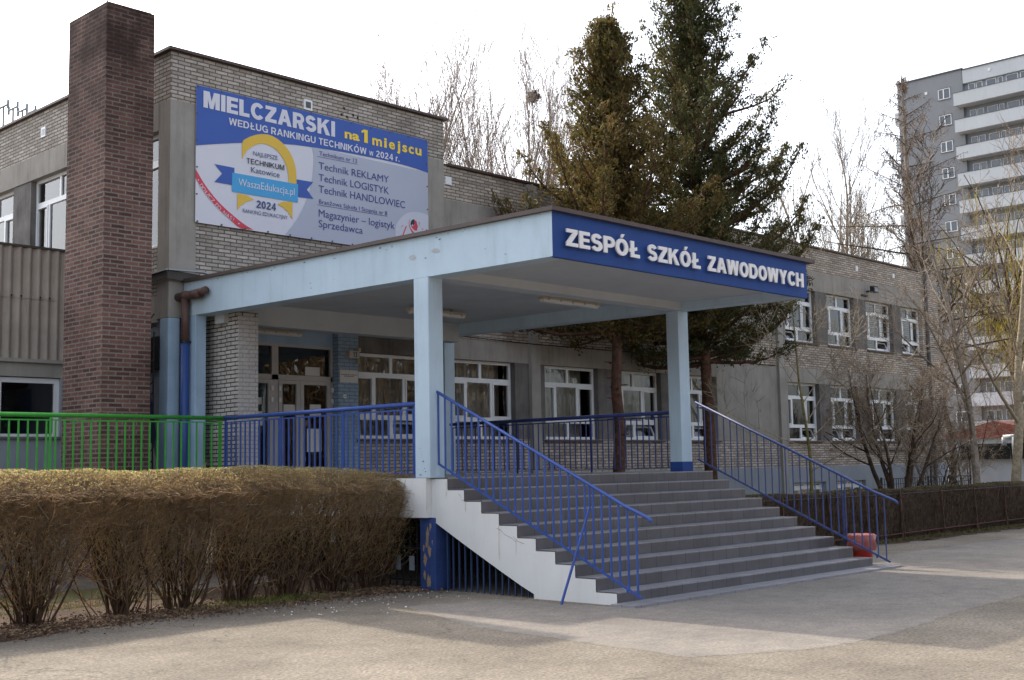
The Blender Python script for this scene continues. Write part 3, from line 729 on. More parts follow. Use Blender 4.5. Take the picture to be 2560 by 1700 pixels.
# the surveyed figures above are for a nearer front: move the annex back along the sight lines to where its shadow falls
_k = (10.1+12.415)/(AY+12.415); _c = Vector((-11.558, -12.415, 1.684))
t.location = _c+_k*(t.location-_c); t.scale = (_k, _k, _k)

# roof cowls far behind on the hall roof
COWLS = []
for i, x in enumerate((1.66, 1.97, 2.232, 2.498, 2.757, 2.997, 3.273)):
    m_ = MB(); r = .028; y = 20
    if i == 0:
        m_.tube([(0, 0, 0), (0, 0, 1.92)], .032, 8); pm = m_.mesh('pipe', 'zinc')
        m_ = MB(); m_.tube([(-.0, -.28, 1.9), (.0, .28, 1.9)], .03, 8)
        for yy in (-.28, .28): m_.tube([(0, yy, 1.78), (0, yy, 2.02)], .036, 8)
        hm = m_.mesh('cowl_head', 'grey_metal')
    c_ = thing('vent_cowl', (x, y, 9.86-.0), 'row of grey h shaped vent cowls on the roof behind the left wall', 'vent cowl', 'vent cowls on the hall roof')
    a_ = link('pipe', pm); a_.parent = c_; b_ = link('cowl_head', hm); b_.parent = c_
m_ = MB(); m_.box(.9, 3.6, 19.6, 20.5, 9.27, 9.90)
tag(m_.build('vent_stack', 'concrete'), 'low concrete stack on the roof carrying the row of vent cowls', 'vent stack')

# banner on the hall front
ban = thing('advertising_banner', (2.5, WY-.04, 6.1), 'large blue and white printed banner with rows of text hung on the hall front', 'banner')
BY = WY-.035
kx = lambda x: -11.558+(x+11.558)*((BY+12.415)/(6.15+12.415)); kz = lambda z: 1.684+(z-1.684)*((BY+12.415)/(6.15+12.415))
def ink(name, pts, m, lay, parent=None):
    y = BY-.0022*lay
    q = MB(); q.poly([(kx(x), y, kz(z)) for x, z in pts]); me = q.mesh(name, m)
    import bmesh
    bm = bmesh.new(); bm.from_mesh(me); bmesh.ops.triangulate(bm, faces=bm.faces); bm.to_mesh(me); bm.free()
    return link(name, me, parent or ban)
q = MB(); a, b, c, d_ = kx(-.238), kx(5.28), kz(6.07), kz(8.552); nx, nz = 46, 20
def sag(u, v): return .006*math.sin(u*55)*(1-v)**2*.6+.004*math.sin(u*23+v*9)
for i in range(nx):
    for j in range(nz):
        P = lambda ii, jj: (a+(b-a)*ii/nx, BY+.004, c+(d_-c)*jj/nz)
        q.quad(P(i, j), P(i+1, j), P(i+1, j+1), P(i, j+1))
cloth = q.build('cloth', 'ink_white', ban)
top = [(-.238, 8.551), (5.28, 8.551)]
def smooth(p, n=5, closed=False):
    """Catmull-Rom through the points"""
    o = []
    for i in range(len(p)-1):
        p0 = p[max(i-1, 0)]; p1 = p[i]; p2 = p[i+1]; p3 = p[min(i+2, len(p)-1)]
        for k in range(n):
            t = k/n
            o.append(tuple(.5*(2*p1[j]+(p2[j]-p0[j])*t+(2*p0[j]-5*p1[j]+4*p2[j]-p3[j])*t*t+(3*p1[j]-p0[j]-3*p2[j]+p3[j])*t**3) for j in (0, 1)))
    return o+[p[-1]]
low = smooth([(5.28, 7.853), (4.778, 7.904), (4.093, 7.922), (3.113, 7.908), (2.339, 7.872), (1.744, 7.827), (.921, 7.707), (.298, 7.577), (-.238, 7.449)])
ink('printed_field', smooth([(2.29, 7.88), (2.332, 7.683), (2.323, 7.456), (2.277, 7.174), (2.186, 6.887), (2.037, 6.569), (1.89, 6.353), (1.66, 6.07)])+[(5.28, 6.07), (5.28, 7.86)], 'ink_grey', 1)
ink('printed_field', top+low, 'ink_blue', 2)
ink('printed_field', smooth([(4.377, 6.075), (4.373, 6.368), (4.383, 6.58), (4.487, 6.752), (4.661, 6.895), (4.871, 6.964), (5.118, 6.972), (5.28, 6.94)])+[(5.28, 6.075)], 'ink_pale', 2)
ink('red_ribbon', smooth([(-.238, 7.018), (-.037, 6.752), (.226, 6.502), (.492, 6.319), (.763, 6.167), (.968, 6.087)])+smooth([(.72, 6.075), (.601, 6.123), (.44, 6.23), (.227, 6.375), (-.035, 6.602), (-.238, 6.858)]), 'ink_red', 2)
ink('medal_ring', smooth([(.722, 7.356), (.72, 7.666), (.81, 7.766), (.976, 7.857), (1.171, 7.915), (1.369, 7.918), (1.57, 7.845), (1.744, 7.704), (1.861, 7.527), (1.914, 7.339), (1.926, 7.07)])+smooth([(1.745, 7.07), (1.73, 7.284), (1.657, 7.468), (1.527, 7.629), (1.37, 7.711), (1.172, 7.736), (1.004, 7.681), (.866, 7.584), (.784, 7.486), (.722, 7.356)]), 'ink_yellow', 3)
ink('medal_ribbon', [(.142, 7.175), (.555, 7.174), (.555, 6.849), (.14, 6.849), (.302, 7.027)], 'ink_blue', 3)
ink('medal_ribbon', [(1.926, 7.18), (2.316, 7.188), (2.166, 7.02), (2.321, 6.857), (1.926, 6.846)], 'ink_blue', 3)
ink('medal_panel', [(.507, 7.079), (1.960, 7.088), (1.955, 6.737), (.503, 6.73)], 'ink_cyan', 4)
ink('medal_tail', [(.619, 6.712), (.815, 6.706), (.98, 6.648), (.815, 6.588), (.693, 6.499), (.621, 6.395)], 'ink_yellow', 3)
ink('medal_tail', [(1.491, 6.638), (1.6, 6.697), (1.832, 6.736), (1.832, 6.394), (1.73, 6.526), (1.6, 6.605)], 'ink_yellow', 3)
em = ink('school_emblem', [(4.785, 6.674), (4.781, 6.724), (4.799, 6.765), (4.833, 6.795), (4.887, 6.81), (4.887, 6.70), (4.87, 6.70), (4.86, 6.675), (4.845, 6.70), (4.82, 6.70), (4.815, 6.67)], 'ink_black', 5)
ink('emblem_face', [(4.789, 6.658), (4.839, 6.661), (4.885, 6.69), (4.893, 6.794), (4.942, 6.778), (4.962, 6.716), (4.986, 6.661), (4.965, 6.633), (4.96, 6.587), (4.897, 6.576), (4.838, 6.61)], 'ink_red', 4, em)
ink('emblem_arc', [(4.774, 6.807), (4.74, 6.757), (4.732, 6.692), (4.751, 6.618), (4.796, 6.547), (4.854, 6.497), (4.921, 6.505), (4.829, 6.564), (4.772, 6.627), (4.747, 6.688), (4.752, 6.753)], 'ink_red', 3, em)
ink('emblem_arc', [(5.009, 6.771), (5.028, 6.77), (5.025, 6.718), (5.008, 6.677), (5.017, 6.723)], 'ink_black', 3, em)
for p_ in ([(4.553, 6.427), (4.582, 6.431), (4.684, 6.641), (4.651, 6.637)], [(4.527, 6.586), (4.552, 6.637), (4.585, 6.638), (4.552, 6.611)], [(5.083, 6.597), (5.101, 6.644), (5.139, 6.646), (5.104, 6.622)], [(5.185, 6.597), (5.219, 6.601), (5.246, 6.65), (5.211, 6.642)]):
    ink('emblem_letter', p_, 'ink_red', 3, em)
def bt(s, x0, x1, zb, zc, m, bold=0.0, lay=5, lower=False):
    lettering('lettering', s, kx(x0), kx(x1), kz(zb), kz(zc), BY-.0022*lay, m, ban, bold, 0, lower)
heavy('lettering', 'MIELCZARSKI', kx(-.1), kx(2.838), kz(8.168), kz(8.475), BY-.013, 'ink_white', ban, .25, .07)
bt('na', 3.077, 3.452, 8.192, 8.326, 'ink_gold', .032, lower=True); heavy('lettering', '1', kx(3.50), kx(3.66), kz(8.192), kz(8.459), BY-.013, 'ink_gold', ban, .3)
for i, ch_ in enumerate('miejscu'):
    x = [3.779, 4.085, 4.215, 4.42, 4.575, 4.745, 4.93][i]; w = [.25, .075, .16, .10, .13, .14, .17][i]
    bt(ch_, x, x+w, 8.183, 8.33, 'ink_gold', .03, lower=True)
heavy('lettering', 'WEDŁUG RANKINGU TECHNIKÓW w 2024 r.', kx(.429), kx(4.495), kz(7.952), kz(8.083), BY-.013, 'ink_white', ban, .19, .11)
bt('Technikum nr 13', 2.46, 3.384, 7.738, 7.82, 'ink_navy')
bt('Technik REKLAMY', 2.444, 4.206, 7.466, 7.605, 'ink_navy'); bt('Technik LOGISTYK', 2.443, 4.204, 7.234, 7.373, 'ink_navy'); bt('Technik HANDLOWIEC', 2.443, 4.635, 7.005, 7.147, 'ink_navy')
bt('Branżowa Szkoła I Stopnia nr 8', 2.451, 4.155, 6.79, 6.872, 'ink_navy')
bt('Magazynier – logistyk', 2.441, 4.348, 6.534, 6.676, 'ink_navy'); bt('Sprzedawca', 2.441, 3.519, 6.33, 6.47, 'ink_navy')
ink('underline', [(2.41, 7.712), (3.4, 7.722), (3.4, 7.714), (2.41, 7.704)], 'ink_navy', 4); ink('underline', [(2.41, 6.765), (4.16, 6.777), (4.16, 6.768), (2.41, 6.756)], 'ink_navy', 4)
bt('NAJLEPSZE', .955, 1.49, 7.477, 7.555, 'ink_bluegrey'); heavy('lettering', 'TECHNIKUM', kx(.812), kx(1.643), kz(7.306), kz(7.403), BY-.013, 'ink_black', ban, .16, .13); bt('Katowice', .909, 1.537, 7.152, 7.253, 'ink_bluegrey', 0)
bt('WaszaEdukacja.pl', .637, 1.876, 6.862, 6.995, 'ink_white', 0, 6); heavy('lettering', '2024', kx(1.028), kx(1.457), kz(6.506), kz(6.645), BY-.013, 'ink_bluegrey', ban, .19, .1); bt('RANKING EDUKACYJNY', .735, 1.722, 6.378, 6.447, 'ink_bluegrey')
# curved text on the red ribbon
arcp = smooth([(-.20, 6.845), (-.10, 6.71), (.069, 6.54), (.333, 6.325), (.574, 6.20), (.70, 6.135)], 12)
ln = [0]
for p, q_ in zip(arcp[:-1], arcp[1:]): ln.append(ln[-1]+math.dist(p, q_))
word = '• DOŁĄCZ DO NAS! •'
for i, ch_ in enumerate(word):
    if ch_ == ' ': continue
    s_ = ln[-1]*(i+.3)/len(word); k = max(j for j in range(len(ln)) if ln[j] <= s_); k = min(k, len(arcp)-2)
    p = arcp[k]; q_ = arcp[k+1]; ang = math.atan2(q_[1]-p[1], q_[0]-p[0])
    me, va = text_geo(ch_, 0); va = va.copy(); va[:, 0] -= (va[:, 0].max()+va[:, 0].min())/2; va *= .105; va[:, 1] -= .036
    o_ = np.zeros_like(va); o_[:, 0] = kx(p[0])+va[:, 0]*math.cos(ang)-va[:, 1]*math.sin(ang); o_[:, 2] = kz(p[1])+va[:, 0]*math.sin(ang)+va[:, 1]*math.cos(ang); o_[:, 1] = BY-.0022*4
    me.vertices.foreach_set('co', o_.ravel()); me.update(); me.materials.clear(); me.materials.append(MATS['ink_white']); link('lettering', me, ban)
q = MB()
for i in range(12):
    x = -.2+5.44*i/11
    for z in (8.53, 6.09): q.tube([(kx(x), BY-.014, kz(z)), (kx(x), BY, kz(z))], .018, 7)
for i in range(1, 5):
    z = 6.09+2.44*i/5
    for x in (-.215, 5.255): q.tube([(kx(x), BY-.014, kz(z)), (kx(x), BY, kz(z))], .016, 7)
q.build('eyelet', 'vent_grey', ban)
# ================================================================== entrance canopy
can = thing('entrance_canopy', (3, 2.5, 1.55), 'flat roofed pale blue concrete entrance canopy on columns with a blue sign front', 'canopy')
zt = lambda y: 4.95+(y+2.14)*.0135
zb = lambda y: 4.36+(y+2.14)*.0115
YA, YB = -2.14, 6.73
def beam(name, x0, x1, y0, y1, m, dz0=0., dz1=0.):
    q = MB(); q.prism([(y0, zb(y0)+dz0), (y1, zb(y1)+dz0), (y1, zt(y1)+dz1), (y0, zt(y0)+dz1)], 'x', x0, x1); return q.build(name, m, can)
beam('side_beam', -.1, .20, YA+.002, YB, 'canopy_blue'); beam('side_beam', 5.88, 6.178, YA+.002, YB, 'canopy_blue')
q = MB(); q.prism([(YA+.05, 4.49), (.2, 4.52), (.2, 4.88), (YA+.05, 4.88)], 'x', .20, 5.88); q.prism([(.5, 4.64), (5.9, 4.68), (5.9, 4.98), (.5, 4.92)], 'x', .20, 5.88); q.build('ceiling', 'soffit', can)
for y0_, y1_, z0_, z1_ in ((.2, .5, 4.385, 4.9), (5.9, 6.2, 4.30, 4.98)): MB().box(.20, 5.88, y0_, y1_, z0_, z1_).build('cross_beam', 'soffit', can)
MB().box(.20, 5.88, 6.2, YB, 4.46, 4.98).build('ceiling', 'soffit', can)
q = MB(); q.box(-.0975, 6.176, YA, YA+.06, 4.357, 4.952); sb = q.build('sign_board', 'sign_blue', can)
q = MB()
q.prism([(YA-.07, zt(YA)), (YB, zt(YB)), (YB, zt(YB)+.055), (YA-.07, zt(YA)+.055)], 'x', -.165, -.02)
q.box(-.02, 6.25, YA-.07, YA+.2, zt(YA), zt(YA)+.055); q.prism([(YA-.07, zt(YA)), (YB, zt(YB)), (YB, zt(YB)+.055), (YA-.07, zt(YA)+.055)], 'x', 6.25, 6.34)
q.tube([(-.155, YA-.06, zt(YA)+.03), (-.155, YA-.06, zt(YA)+.11)], .01, 5)
q.build('roof_flashing', 'flashing', can)
q = MB(); q.prism([(YA+.2, zt(YA)+.01), (YB, zt(YB)+.01), (YB, zt(YB)+.04), (YA+.2, zt(YA)+.04)], 'x', -.02, 6.25); q.build('roof_slab', 'roof_felt', can)
def column(x0, x1, y0, y1, z0, z1, m='canopy_blue', band=False):
    q = MB(); q.box(x0, x1, y0, y1, z0, z1); o = q.build('column', m, can, bevel=.012)
    if band:
        q = MB(); q.box(x0-.004, x1+.004, y0-.004, y1+.004, z0, z0+.17); q.build('base_band', 'sign_blue', o)
column(-.1, .178, .24, .55, 1.55, zb(.4)+.0)
column(5.90, 6.20, .30, .56, 1.55, zb(.4)-.001, band=True)
column(6.09, 6.385, 6.58, WY-.003, 1.2, 4.46)
column(-.105, .112, 6.33, 6.56, 0.3, zb(6.4)-.001, 'pier_blue')
for s_, x0, x1 in (('ZESPÓŁ', .098, 1.626), ('SZKÓŁ', 1.805, 3.06), ('ZAWODOWYCH', 3.255, 5.955)):
    k = (YA-.06+12.415)/(-2.2+12.415)
    a_, b_ = [-11.558+(x+11.558)*k for x in (x0, x1)]
    heavy('lettering', s_, a_, b_, 4.512, 4.738, YA-.075, 'letter_white', sb, .235, .085, .022)

# lamps under the canopy
def batten(x0, x1, y, z, label):
    t = thing('ceiling_lamp', ((x0+x1)/2, y, z), label, 'lamp', 'batten lamps under the canopy')
    q = MB(); q.box(x0, x1, y-.07, y+.07, z, z+.05)
    q.box(x0+.03, x1-.03, y-.075, y+.075, z+.012, z+.03); q.build('housing', 'lamp_body', t, bevel=.008)
    q = MB(); n = 10
    pr = [(y-.06+.12*i/n, z-.055*math.sin(math.pi*i/n)**.6) for i in range(n+1)]
    q.prism(pr, 'x', x0+.02, x1-.02); q.build('diffuser', 'lamp_diffuser', t)
    q = MB()
    for i in range(5):
        x = x0+.12+(x1-x0-.24)*i/4
        for s in (-1, 1): q.box(x-.015, x+.015, y+s*.074-.008, y+s*.074+.008, z-.02, z+.03)
    q.build('clip', 'lamp_body', t)
    q = MB(); q.box((x0+x1)/2-.4, (x0+x1)/2-.36, y-.02, y+.02, z+.05, z+.3); q.box((x0+x1)/2+.36, (x0+x1)/2+.4, y-.02, y+.02, z+.05, z+.3); q.build('bracket', 'grey_metal', t)
batten(3.31, 4.78, 1.2, 4.47, 'nearest batten lamp under the canopy, just behind the front cross beam')
batten(3.0, 4.4, 4.2, 4.56, 'batten lamp under the canopy half hidden behind the front column')
batten(1.25, 2.53, 6.82, 4.32, 'batten lamp above the entrance door')

# ================================================================== stairs and landing
R, T, W = .155, .3296, 6.367
st = thing('entrance_stairs', (3.2, -1.5, 0), 'wide flight of ten dark grey tiled steps with a white side wall', 'stairs')
for i in range(10):
    z = (10-i)*R; y = -i*T
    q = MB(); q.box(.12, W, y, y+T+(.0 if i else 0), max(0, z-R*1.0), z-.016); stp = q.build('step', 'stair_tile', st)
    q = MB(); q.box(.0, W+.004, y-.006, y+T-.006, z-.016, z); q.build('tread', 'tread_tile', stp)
q = MB()
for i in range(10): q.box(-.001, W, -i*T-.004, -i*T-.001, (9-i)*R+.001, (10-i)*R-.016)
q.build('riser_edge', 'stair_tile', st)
poly = [(-2.965, 0)]
for i in range(9, -1, -1): poly += [(-i*T+.0, (9-i)*R), (-i*T, (10-i)*R-.016)]
poly = [(-9*T, -.02)]
for i in range(9, -1, -1):
    poly.append((-i*T, (10-i)*R-.017))
    poly.append((-(i-1)*T, (10-i)*R-.017))
poly += [(6.6, 10*R-.017), (6.6, 1.0), (.37, .99), (-.36, .63), (-.98, .335), (-1.38, .15), (-1.6, .06), (-1.6, -.02)]
q = MB(); q.prism(poly, 'x', -.004, .14); q.build('side_wall', 'stringer_white', st)
q = MB(); q.prism([(-2.9, 0), (-2.2, 0), (.3, 1.0), (.3, 1.35), (-.05, 1.35)], 'x', .14, W-.02); q.build('soffit_slab', 'concrete_dark', st)
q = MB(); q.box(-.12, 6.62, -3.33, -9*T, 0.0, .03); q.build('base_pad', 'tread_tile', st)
land = thing('entrance_landing', (3, 3.5, 1.0), 'raised tiled landing between the steps and the entrance door', 'landing')
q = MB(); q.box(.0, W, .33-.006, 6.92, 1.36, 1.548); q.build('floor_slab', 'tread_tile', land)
q = MB(); q.box(-.1, -.006, T+.0, 6.6, 1.0, 1.55); q.build('edge_band', 'stringer_white', land)
q = MB(); q.box(-.02, .27, .24, .56, 0, 1.0); s1 = q.build('support_pillar', 'pillar_blue', land, bevel=.01)
q = MB(); r2 = random.Random(4)
for cy_, cz_, s in ((.40, .75, .12), (.36, .55, .09), (.45, .42, .10), (.34, .88, .06), (.42, .62, .07), (.30, .66, .04), (.48, .58, .05), (.38, .12, .1), (.47, .2, .07)):
    n = 11; MB().poly([(-.0235, cy_+s*.5*r2.uniform(.3, 1)*math.cos(2*math.pi*k/n), cz_+s*r2.uniform(.4, 1.3)*math.sin(2*math.pi*k/n)) for k in range(n)]).build('peeled_patch', 'peel', s1)
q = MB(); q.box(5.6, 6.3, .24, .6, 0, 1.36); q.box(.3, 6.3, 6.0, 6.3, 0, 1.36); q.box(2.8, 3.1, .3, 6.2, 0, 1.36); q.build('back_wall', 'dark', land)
gr = thing('cellar_grille', (.1, -.6, 0), 'dark blue vertical bars closing the space under the steps', 'grille')
y = .12; q = MB(); k = 0
bar_m = None
while y > -1.42:
    zt_ = .985+(y-.37)*(.985-.335)/(.37+.98) if y > -.98 else .335+(y+.98)*.185/.4
    if bar_m is None:
        b_ = MB(); b_.box(-.01, .01, -.01, .01, 0, 1); bar_m = b_.mesh('bar', 'bar_blue')
    o = link('bar', bar_m, gr, (.10, y, .0)); o.scale.z = max(.05, zt_)
    y -= .118
gr2 = thing('landing_grille', (.05, 3, 0), 'dark bars and small grey plates closing the space under the landing behind the hedge', 'grille')
q = MB()
for i in range(38): q.box(.05, .07, .7+.15*i, .718+.15*i, 0, 1.0)
for z in (.1, .55, .95): q.box(.046, .05, .6, 6.4, z, z+.03)
q.build('bars', 'black_metal', gr2)
q = MB(); r2 = random.Random(8)
for i in range(9):
    y = .75+.15*r2.randint(0, 14); z = r2.choice((.25, .42, .6)); MB().box(.03, .045, y, y+.10, z, z+.2).build('plate', 'grey_metal', gr2)

# ---------------- railings
def bars(parent, mesh, pts):
    for p in pts: link('baluster', mesh, parent, p)
b_ = MB(); b_.box(-.009, .009, -.011, .011, 0, .985); BAL = b_.mesh('baluster', 'rail_blue')
def stair_rail(x, label, out, m='rail_blue', bal=None):
    bal = bal or BAL
    t = thing('stair_railing', (x, -1.5, .8), label, 'railing', 'blue stair railings')
    s = (2.77-1.18)/(.27+3.1)
    ztop = lambda y: 2.77+(y-.27)*s
    q = MB(); q.tube([(x, .27, 2.77), (x, -1.5, ztop(-1.5)), (x, -3.1, 1.18), (x, -3.22, 1.135), (x, -3.42, 1.055), (x, -3.465, 1.03), (x, -3.475, 0.995)], .021, 10); q.build('handrail', m, t, smooth=True)
    zl = lambda y: 1.765+(y-.27)*(1.765-.10)/(.27+3.31)
    q = MB(); q.bar((x, .26, zl(.26)), (x, -3.31, zl(-3.31)), .012, .03); q.build('bottom_rail', m, t)
    for i in range(27):
        y = .22-i*.1335
        h = ztop(y)-zl(y)-.01 if y > -3.1 else 1.18+(y+3.1)*.38-zl(y)
        o = link('baluster', bal, t, (x, y, zl(y))); o.scale.z = h/.985
    q = MB()
    for y in (-.14, -1.16, -2.15, -3.09):
        q.box(x-.01, x+.01, y-.01, y+.01, math.floor((-y)/T)*-R+10*R if False else max(.03, (10-math.floor(-y/T))*R if y < 0 else 1.55), zl(y))
    q.build('foot', m, t)
    q = MB(); q.tube([(x, -2.53, 1.43), (x, -2.53, 1.12)], .014, 6); q.tube([(x+out*.012, -2.53, 1.15), (x+out*.36, -2.34, .0)], .017, 8); q.build('brace', m, t)
    if out > 0: 
        pass
    return t
stair_rail(.05, 'sloping blue railing on the left side of the steps beside the white side wall', -1)
b_ = MB(); b_.box(-.007, .007, -.008, .008, 0, .985); stair_rail(6.3, 'sloping blue railing with shade in its colour on the far right side of the steps beside the red bin', 1, 'rail_shaded', b_.mesh('baluster', 'rail_shaded'))

b_ = MB(); b_.box(-.011, .011, -.011, .011, 0, 1.0); BAL2 = b_.mesh('baluster', 'rail_blue')
def flat_rail(name, pts, label, group, m, bal, step, r=.034, z=2.6):
    (xa, ya), (xb, yb) = pts
    t = thing(name, ((xa+xb)/2, (ya+yb)/2, 1.55), label, 'railing', group)
    q = MB(); q.tube([(xa, ya, z), (xb, yb, z)], r, 12); q.build('handrail', m, t, smooth=True)
    q = MB(); q.bar((xa, ya, z-.075), (xb, yb, z-.075), .012, .022); q.build('upper_rail', m, t)
    q = MB(); q.bar((xa, ya, 1.62), (xb, yb, 1.62), .03, .012); q.build('bottom_rail', m, t)
    n = int(math.dist(pts[0], pts[1])/step)
    for i in range(n):
        u = (i+.5)/n; o = link('baluster', bal, t, (xa+(xb-xa)*u, ya+(yb-ya)*u, 1.62)); o.scale.z = z-.075-1.62
    for u in (.005, .33, .66, .995): MB().box(xa+(xb-xa)*u-.015, xa+(xb-xa)*u+.015, ya+(yb-ya)*u-.015, ya+(yb-ya)*u+.015, 1.5, z-.03).build('post', m, t)
    return t
b_ = MB(); b_.box(-.009, .009, -.009, .009, 0, 1.0); BAL3 = b_.mesh('baluster', 'rail_navy')
flat_rail('landing_railing', ((-.06, 5.456), (-.06, .56)), 'blue railing on the left edge of the landing above the hedge', 'landing railings', 'rail_blue', BAL2, .133)
flat_rail('landing_railing', ((6.12, 6.45), (6.12, .57)), 'dark blue railing on the far right edge of the landing in front of the windows', 'landing railings', 'rail_navy', BAL3, .135)
b_ = MB(); b_.box(-.011, .011, -.011, .011, 0, 1.0); BALG = b_.mesh('baluster', 'rail_green')
flat_rail('ramp_railing', ((-9.0, 5.44), (-.10, 5.456)), 'bright green railing along the ramp in front of the chimney', None, 'rail_green', BALG, .142)
rp = MB(); rp.box(-9, -.1, 5.40, 6.30, 1.38, 1.55)
for x in (-8, -5.5, -3): rp.box(x, x+.25, 5.5, 5.8, 0, 1.38)
tag(rp.build('access_ramp', 'concrete'), 'concrete access ramp walkway behind the hedge carrying the green railing', 'ramp')

# ---------------- rain pipe at the corner
t = thing('rain_pipe', (-.21, 6.5, 0), 'rain pipe brown at the top and blue below, on the corner of the canopy', 'rain pipe')
q = MB(); q.tube([(-.21, 6.5, 0), (-.21, 6.5, 3.98)], .075, 12); q.build('lower_pipe', 'pipe_blue', t, smooth=True)
q = MB(); q.tube([(-.21, 6.5, 3.98), (-.21, 6.5, 4.8)], .072, 12); q.build('upper_pipe', 'pipe_brown', t, smooth=True)
q = MB(); q.tube([(-.21, 6.95, 4.80), (-.21, 6.5, 4.80), (-.21, 6.2, 4.80)], .075, 10); q.tube([(-.21, 6.24, 4.79), (-.21, 6.0, 4.80)], .085, 10); q.tube([(-.21, 6.05, 4.81), (-.21, 5.83, 4.83)], .07, 10); q.tube([(-.21, 6.58, 4.8), (-.21, 6.42, 4.8)], .085, 10); q.build('gutter_elbow', 'pipe_brown', t, smooth=True)
q = MB(); q.tube([(-.21, 6.5, 3.96), (-.21, 6.5, 4.0)], .085, 12); q.box(-.13, -.08, 6.47, 6.53, 3.96, 4.0); q.build('clamp', 'black_metal', t)
t = thing('corner_flashing', (-.2, 6.6, 5.2), 'thin bent metal drip strip round the hall corner above the gutter', 'flashing')
q = MB(); pts = [(-.47, 8.5, 5.20), (-.47, 6.66, 5.27), (.2, 6.62, 5.28), (.95, 6.66, 5.16)]
for a, b in zip(pts[:-1], pts[1:]): q.bar(a, b, .08, .022)
q.build('strip', 'zinc', t)
q = MB(); q.bar((-.47, 8.5, 5.12), (-.47, 6.66, 5.19), .02, .14); q.bar((-.47, 6.66, 5.19), (.9, 6.66, 5.10), .02, .16); q.build('apron', 'roof_felt', t)

# ---------------- painted panel with bars between chimney and corner
t = thing('window_grille', (-.45, 7.6, 1.6), 'black slanted bars over the narrow window between chimney and corner pillar', 'grille')
q = MB(); xg = X0-.08
for i in range(15):
    z = 1.5+i*.2; q.bar((xg, 7.1, z+.22), (xg, 7.95, z-.25), .012, .018)
q.bar((xg, 7.1, 1.4), (xg, 7.1, 4.2), .02, .02); q.bar((xg, 7.0, 4.3), (xg, 8.0, 4.3), .02, .03); q.bar((xg, 7.4, 4.3), (xg, 7.3, 3.9), .015, .015)
q.build('bars', 'black_metal', t)
t = thing('wall_mural', (-.4, 7.5, 1.5), 'dark blue and white painted mural fragment low on the wall behind the chimney', 'mural')
q = MB(); q.poly([(X0+.038, y, z) for y, z in ((7.2, 1.3), (8.2, 1.3), (8.2, 3.5), (7.7, 3.42), (7.45, 3.2), (7.33, 2.9), (7.2, 2.4), (7.3, 2.0), (7.15, 1.7))]); q.build('painted_shape', 'mural_blue', t)
q = MB(); q.poly([(X0+.036, y, z) for y, z in ((7.06, 1.4), (7.25, 1.5), (7.4, 1.9), (7.5, 2.3), (7.3, 2.2), (7.15, 1.9))]); q.build('painted_shape', 'paper', t)

# ---------------- red bin
t = thing('litter_bin', (6.74, -2.6, 0), 'red plastic litter bin with a crumpled bag folded over its rim', 'litter bin')
def lathe(prof, c, n=24, jit=0, seed=1):
    r2 = random.Random(seed); q = MB(); rows = []
    for r, z in prof:
        i = len(q.v); rows.append(i)
        for k in range(n):
            a = 2*math.pi*k/n; rr = r*(1+r2.uniform(-jit, jit)); q.v.append((c[0]+rr*math.cos(a), c[1]+rr*math.sin(a), z+r2.uniform(-jit, jit)*.15))
    for a, b in zip(rows[:-1], rows[1:]):
        for k in range(n): q.f.append((a+k, a+(k+1) % n, b+(k+1) % n, b+k))
    return q
bx, by = 6.74, -2.60
lathe([(.0, .01), (.155, .01), (.185, .45), (.195, .465), (.195, .47), (.175, .47), (.145, .05), (0, .05)], (bx, by)).build('bucket', 'red_plastic', t, smooth=True)
lathe([(.165, .46), (.205, .495), (.235, .48), (.222, .38), (.235, .31), (.212, .25), (.20, .235)], (bx, by), 30, .03, 4).build('bag_liner', 'bag_film', t, smooth=True)

# wear: stains and cracks on the side wall, flecks on the canopy edge
r2 = random.Random(12)
def stain(parent, x, y, z, l, w, m, name):
    n = 8; p = [(x, y+w*r2.uniform(-.5, -.1), z-l*i/n) for i in range(n+1)]+[(x, y+w*r2.uniform(.1, .5), z-l*i/n) for i in range(n, -1, -1)]
    MB().poly(p).build(name, m, parent)
for y, z, l, w in ((.02, 1.50, .22, .012), (-.36, 1.22, .12, .02), (-.99, .92, .45, .014), (-1.3, .75, .2, .012), (.33, 1.50, .4, .01)):
    stain(st if y < .3 else land, -.0075 if y < .3 else -.1035, y, z, l, w, 'rust_stain', 'rust_stain')
for pts in ([(-.22, 1.33), (-.27, 1.30), (-.29, 1.25), (-.36, 1.23)], [(-.95, .88), (-1.02, .86), (-1.1, .80), (-1.22, .76), (-1.3, .71)], [(-1.25, .78), (-1.33, .72), (-1.45, .69)]):
    q = MB()
    for a, b in zip(pts[:-1], pts[1:]): q.quad((-.0075, a[0], a[1]-.003), (-.0075, b[0], b[1]-.003), (-.0075, b[0], b[1]+.003), (-.0075, a[0], a[1]+.003))
    q.build('crack', 'crack', st)
def fleck(y, z, s, m='fleck', x=-.1035, par=None):
    n = 7; MB().poly([(x, y+s*r2.uniform(.4, 1.2)*math.cos(6.283*k/n), z+s*.5*r2.uniform(.3, 1.3)*math.sin(6.283*k/n)) for k in range(n)]).build('paint_fleck', m, par or can)
for i in range(26):
    y = r2.uniform(-2.0, 6.2); fleck(y, (zt(y)-.015-abs(r2.gauss(0, .04))) if r2.random() < .7 else r2.uniform(4.42, 4.9), r2.uniform(.008, .03))
for y, z, s in ((.05, 4.74, .10), (.55, 4.70, .09), (-1.3, 4.5, .03)): fleck(y, z, s, 'zinc')
for i in range(7): fleck(r2.uniform(.27, .52), 1.58+abs(r2.gauss(0, .2)), r2.uniform(.01, .03), 'fleck')
